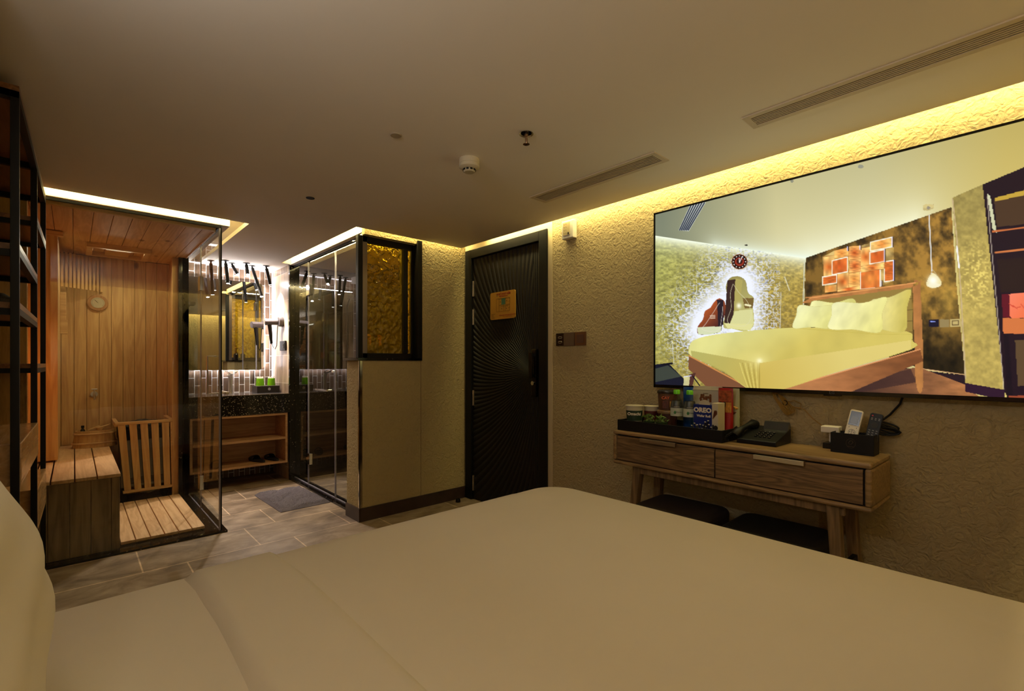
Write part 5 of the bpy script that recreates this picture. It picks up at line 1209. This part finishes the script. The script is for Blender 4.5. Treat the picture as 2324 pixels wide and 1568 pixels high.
# tube spotlights
cans = [((1.141, 5.565), (1.16, 5.55, 2.066-.0)), ((1.219, 5.667), (1.262, 5.62, 2.18)), ((1.332, 5.563), (1.325, 5.48, 2.165)), ((1.413, 5.673), (1.475, 5.55, 1.96)), ((1.525, 5.569), (1.575, 5.60, 2.107)), ((1.03, 5.667), (1.06, 5.74, 1.96))]
names = ['leftmost black tube spotlight by the sauna door', 'short tube spotlight tilted right, second from the sauna', 'middle black tube spotlight above the mirror', 'long tube spotlight tilted towards the hair dryer', 'rightmost black tube spotlight next to the beige tiled wall', 'tube spotlight seen behind the sauna corner glass']
proto = None
for k, ((fx_, fy_), tip) in enumerate(cans):
    base = Vector((fx_, fy_, 2.298)); T_ = Vector(tip); d_ = T_-base; Ln = d_.length
    o = thing('tube_spotlight', names[k], 'spotlight', tuple(base), group='tube spotlights over the washbasin')
    MB().lathe([(.033, 0.0), (.033, -.004), (.014, -.010)], tuple(base), 28).build('ceiling_rose', M['black'], o, smooth=True)
    a_ = base+Vector((0, 0, -.008)); MB().cyl(tuple(a_), tuple(a_+d_.normalized()*.03), .009, n=12).cyl(tuple(a_+d_.normalized()*.02), tuple(T_), .0165, n=24).build('tube', M['black'], o, smooth=True)
    MB().cyl(tuple(T_+d_.normalized()*.0005), tuple(T_+d_.normalized()*.002), .014, n=24).build('lens', mat('spot_lens', (1, 1, 1, 1), .5, emit=(1, .95, .88, 1), es=30), o)
    l = bpy.data.lights.new('spot_beam', 'SPOT'); l.energy = (95 if k == 0 else 52); l.spot_size = math.radians(42 if k == 0 else 84); l.spot_blend = .6; l.shadow_soft_size = .014; l.color = (1, .84, .72)
    lo = bpy.data.objects.new('spot_beam', l); COL.objects.link(lo); lo.location = T_+d_.normalized()*.006; lo.rotation_euler = (d_ if k else Vector((-.37, -.44, -1))).to_track_quat('-Z', 'Y').to_euler()

# ================================================================== SHOWER
GX = 1.745
shw = thing('shower_enclosure', 'frameless glass shower screen with hinged door and black top rail', 'shower screen', (GX, 4.5, 0))
box('curb', M['black_marble'], GX-.05, GX+.06, 3.80, 5.33, 0, .02, shw)
box('header_rail', M['black'], GX-.012, GX+.012, 3.56, 5.33, 2.275, 2.295, shw)
# panels
box('end_panel', M['glass_s'], GX-.004, GX+.004, 4.93, 5.33, .02, 2.275, shw)
sdoor = box('glass_door', M['glass_s'], GX-.004, GX+.004, 4.26, 4.915, .03, 2.268, shw)
box('fixed_panel', M['glass_s'], GX-.004, GX+.004, 3.80, 4.245, .02, 2.275, shw)
box('upper_panel', M['glass_s'], GX-.004, GX+.004, 3.66, 3.798, 1.295, 2.275, shw)
box('edge_profile', mat('grey_profile', rgb(120, 108, 100), .3, .5), GX-.045, GX-.005, 3.605, 3.655, 1.29, 2.295, shw, .002)
MB().box(GX-.006, GX+.006, 4.916, 4.929, .03, 2.268).box(GX-.006, GX+.006, 4.246, 4.259, .03, 2.268).build('door_seal', M['glassedge'], shw)
MB().box(GX-.008, GX+.008, 3.80, 5.33, .020, .028).build('bottom_channel', M['glassedge'], shw)
for z in (.23, 1.93): MB().box(GX-.016, GX+.016, 4.86, 4.95, z, z+.11).build('door_hinge', M['chrome'], sdoor, .003)
MB().tube([(GX-.004, 4.34, 1.00), (GX-.06, 4.34, 1.00), (GX-.06, 4.34, 1.00)], .008, 12).box(GX-.068, GX-.052, 4.29, 4.56, .992, 1.008).cyl((GX+.004, 4.34, 1.17), (GX+.04, 4.34, 1.17), .012, n=16).build('door_handle', M['chrome'], sdoor, smooth=True)
# shower column with hose
sc_ = thing('shower_column', 'black shower riser with a looping pale hose behind the glass', 'shower', (2.35, 5.27, 0))
MB().tube([(2.30, 5.27, .45), (2.30, 5.27, 1.9), (2.30, 5.2, 1.98), (2.30, 5.0, 1.98)], .012, 12).box(2.27, 2.36, 5.25, 5.298, .92, .98).build('riser', M['black'], sc_, smooth=True)
MB().cyl((2.30, 5.0, 1.975), (2.30, 5.0, 1.96), .11, n=32).build('rain_head', M['black'], sc_)
MB().tube([(2.33, 5.24, .93), (2.325, 5.23, .6), (2.285, 5.22, .35), (2.31, 5.21, .22), (2.37, 5.20, .20), (2.42, 5.2, .28), (2.39, 5.21, .5), (2.36, 5.22, .8), (2.345, 5.22, 1.15)], .007, 10).build('hose', mat('hose_tan', rgb(150, 120, 90), .3, .3), sc_, smooth=True)
MB().tube([(2.345, 5.22, 1.13), (2.345, 5.2, 1.25)], [.014, .018], 12).build('hand_shower', M['black'], sc_, smooth=True)
# ribbed stool in the shower
rb = thing('ribbed_stool', 'dark round stool with curved vertical ribs inside the shower', 'stool', (2.33, 4.55, 0))
MB().lathe([(.02, .40), (.17, .405), (.185, .43), (.17, .455), (.0, .46)], (2.33, 4.55, 0), 36).build('seat', mat('dark_red_seat', rgb(46, 18, 14), .3), rb, smooth=True)
for k in range(26):
    a_ = 2*math.pi*k/26; pts = []
    for j in range(9):
        t_ = j/8; r_ = .17-.07*math.sin(t_*math.pi*.9); aa = a_+.5*t_; pts.append((2.33+r_*math.cos(aa), 4.55+r_*math.sin(aa), .405*(1-t_)+.01))
    MB().tube(pts, .006, 6).build('rib', mat('rib_red', rgb(70, 40, 30), .25) if k == 0 else bpy.data.materials['rib_red'], rb, smooth=True)
# amber-glow bottles on the inner ledge
for x, lb_ in ((1.79, 'left dark pump bottle with golden top on the window ledge'), (1.88, 'right dark pump bottle with golden top on the window ledge')):
    g_ = thing('pump_bottle', lb_, 'bottle', (x, 3.62, 1.29), group='pump bottles behind the amber pane')
    pb_c = (x, 3.665, 1.2905); g_.location = pb_c; OFF[g_.name] = Vector(pb_c)
    MB().lathe([(.030, 0), (.032, .01), (.032, .085), (.014, .105)], pb_c, 24).build('bottle_body', M['blackgloss'], g_, smooth=True)
    MB().tube([(x, 3.665, 1.39), (x, 3.665, 1.45), (x, 3.665, 1.475), (x-.02, 3.66, 1.478)], [.012, .008, .012, .008], 10).build('pump', mat('gold_pump', (.9, .5, .12, 1), .2, 1), g_, smooth=True)
# bath mat
mt = MB(); nx, ny = 60, 90; Lx, Ly = .42, .72; vs = []; fs = []
for j in range(ny+1):
    for i in range(nx+1):
        u = i/nx; v = j/ny; e_ = min(1, min(u, 1-u)*14, min(v, 1-v)*20)
        wv_ = abs(math.sin(9*v+2.2*math.sin(5*u+1)+3*u)); z = .004+e_*(.008+.018*wv_**.5)+.006*random.random()*e_
        vs.append((-Lx/2+u*Lx+.004*random.random(), -Ly/2+v*Ly, z))
fs = [(j*(nx+1)+i, j*(nx+1)+i+1, (j+1)*(nx+1)+i+1, (j+1)*(nx+1)+i) for j in range(ny) for i in range(nx)]
Rm = Matrix.Translation((1.468, 4.58, 0)) @ Matrix.Rotation(math.radians(1.5), 4, 'Z')
mo = MB().add([tuple(Rm @ Vector(v)) for v in vs], fs).box(-Lx/2, Lx/2, -Ly/2, Ly/2, .001, .004, Rm).build('bath_mat', M['mat'], smooth=False)
tag(mo, 'grey shaggy bath mat on the tiles by the shower door', 'bath mat')

# ================================================================== LIGHTING
WARM = (1, .83, .35); COOL = (.92, .90, 1)
# television side cove: strip high in the cavity grazing the wall
strip('cove_right', (2.618, 1.35, 2.385), (.6, 0, -1), (0, 1, 0), 3.7, .025, 16.5, WARM)
strip('cove_back', (1.1, YBACK+.062, 2.43), (0, -.38, -1), (1, 0, 0), 3.0, .03, 38, WARM)
strip('cove_front', (2.18, 3.525, 2.43), (0, .25, -1), (1, 0, 0), .95, .015, 6, WARM)
strip('cove_shower', (1.60, 4.4, CZ+.05), (1, 0, .25), (0, 1, 0), 1.7, .02, 9, WARM)
strip('cove_sauna_front', (.12, 3.968, CZ+.05), (0, 1, .2), (1, 0, 0), 2.1, .02, 9.5, WARM)
strip('cove_sauna_side', (.962, 4.6, CZ+.05), (-1, 0, .2), (0, 1, 0), 1.3, .02, 8, WARM)
# mirror back light, then an added uplight for the ceiling
strip('mirror_wash_bottom', (1.21, 5.875, 1.168), (0, .2, -1), (1, 0, 0), .7, .02, 1.3, COOL)
strip('mirror_wash_right', (1.583, 5.88, 1.66), (1, .1, 0), (0, 0, 1), .9, .02, 3.2, COOL)
strip('bath_ceiling_fill', (1.21, 5.865, 2.156), (0, -.75, 1), (1, 0, 0), .7, .008, 9, (.98, .93, .95))  # added above the mirror, tilted up and forward to brighten the bathroom ceiling
# pendant lamp beside the bed head (behind the camera): warm room light
def pendant(x, y, z, pw):
    o = thing('pendant_lamp', 'glass drop pendant lamp hanging beside the headboard', 'lamp', (x, y, z))
    MB().tube([(x, y, z+.09), (x, y, CZ-.02)], .002, 6).build('cable', M['white'], o); MB().lathe([(.05, 0), (.05, .02)], (x, y, CZ-.021), 24).build('ceiling_rose', M['chrome'], o)
    MB().lathe([(.0, -.05), (.03, -.045), (.05, -.015), (.045, .02), (.015, .075), (.005, .09)], (x, y, z), 24).build('glass_drop', M['glass'], o, smooth=True)
    l = bpy.data.lights.new('pendant_bulb', 'POINT'); l.energy = pw; l.color = (1, .93, .84); l.shadow_soft_size = .05
    lo = bpy.data.objects.new('pendant_bulb', l); COL.objects.link(lo); lo.location = (x, y, z)
pendant(-.30, -.34, 1.40, 5.5)
# backlit wooden squares over the headboard (behind the camera)
art_ = thing('wall_art', 'backlit wooden squares over the headboard', 'wall art', (-.33, .75, 1.45))
for k, (y, z, w_) in enumerate(((.35, 1.55, .3), (.68, 1.62, .3), (1.02, 1.55, .28), (.42, 1.86, .28), (.76, 1.94, .28), (1.08, 1.86, .3))):
    box('wood_square', M['bedwood'], -.335, -.315, y-w_/2, y+w_/2, z-.14, z+.14, art_, .002)
strip('art_backlight', (-.325, .72, 2.09), (.8, 0, .6), (0, 1, 0), 1.1, .04, 10.5, (1, .97, .92))
# kidney mirrors and clock on the back wall (seen only in reflections)
def kidney(name, label, cx_, cz_, s_):
    pts = [(cx_+s_*x, cz_+s_*z) for x, z in crom([(-.10, .55), (.12, .50), (.16, .20), (.34, .0), (.30, -.25), (.34, -.50), (.0, -.55), (-.34, -.50), (-.30, -.20), (-.22, .10), (-.24, .40)], 6)]
    o = thing(name, label, 'mirror', (cx_, YBACK+.02, cz_), group='kidney shaped wall mirrors')
    MB().prism(pts, lambda u, v, d: (u, d, v), YBACK+.03, YBACK+.036).build('mirror_glass', M['mirror'], o)
    MB().prism([(cx_+(x-cx_)*.8, cz_+(z-cz_)*.8) for x, z in pts], lambda u, v, d: (u, d, v), YBACK+.0, YBACK+.0295).build('backing', M['white'], o)
kidney('wall_mirror', 'taller kidney shaped mirror on the wall behind the bed side', 1.25, 1.35, .62)
kidney('wall_mirror', 'shorter kidney shaped mirror on the wall behind the bed side', 1.75, 1.18, .42)
ck = thing('wall_clock', 'round dark clock on the textured back wall', 'clock', (1.35, YBACK, 1.95))
MB().cyl((1.35, YBACK, 1.95), (1.35, YBACK+.03, 1.95), .14, n=40).build('face', M['blackgloss'], ck)
# sauna: orange infrared glow from the left, small warm lamp
l = bpy.data.lights.new('infrared_lamp', 'AREA'); l.energy = 1.8; l.size = .12; l.color = (1, .24, .03); lo = bpy.data.objects.new('infrared_lamp', l); COL.objects.link(lo); lo.location = (-.52, 4.30, 1.25); aim(lo, (.5, .8, 0), (0, 0, 1))
l = bpy.data.lights.new('sauna_lamp', 'AREA'); l.energy = 3; l.size = .2; l.color = (1, .9, .62); lo = bpy.data.objects.new('sauna_lamp', l); COL.objects.link(lo); lo.location = (.28, 5.35, 2.18); aim(lo, (0, -.3, -1), (1, 0, 0))
# warm strip added under the shower ceiling to light the amber pane from behind
strip('amber_pane_fill', (2.1, 3.86, 2.285), (0, .1, -1), (1, 0, 0), .8, .03, 16, (1, .8, .4))

wd = bpy.data.worlds.new('World'); SC.world = wd; wd.use_nodes = True
wd.node_tree.nodes['Background'].inputs['Color'].default_value = (.05, .04, .03, 1); wd.node_tree.nodes['Background'].inputs['Strength'].default_value = .05

# ================================================================== CAMERA
cam = bpy.data.cameras.new('camera'); co_ = bpy.data.objects.new('camera', cam); COL.objects.link(co_)
co_.location = (0, 0, H); co_.rotation_euler = (math.radians(90), 0, -math.atan2(994, 1076.6))
cam.sensor_fit = 'HORIZONTAL'; cam.sensor_width = 36; cam.lens = 36*1076.6/2324; cam.shift_y = 39.5/2324; cam.clip_start = .02
SC.camera = co_
SC.view_settings.view_transform = 'Standard'; SC.view_settings.look = 'None'; SC.view_settings.gamma = 1; SC.view_settings.exposure = 0.04
SC.cycles.max_bounces = 10; SC.cycles.transparent_max_bounces = 16; SC.cycles.diffuse_bounces = 5; SC.cycles.glossy_bounces = 6; SC.cycles.caustics_reflective = False; SC.cycles.sample_clamp_indirect = 3
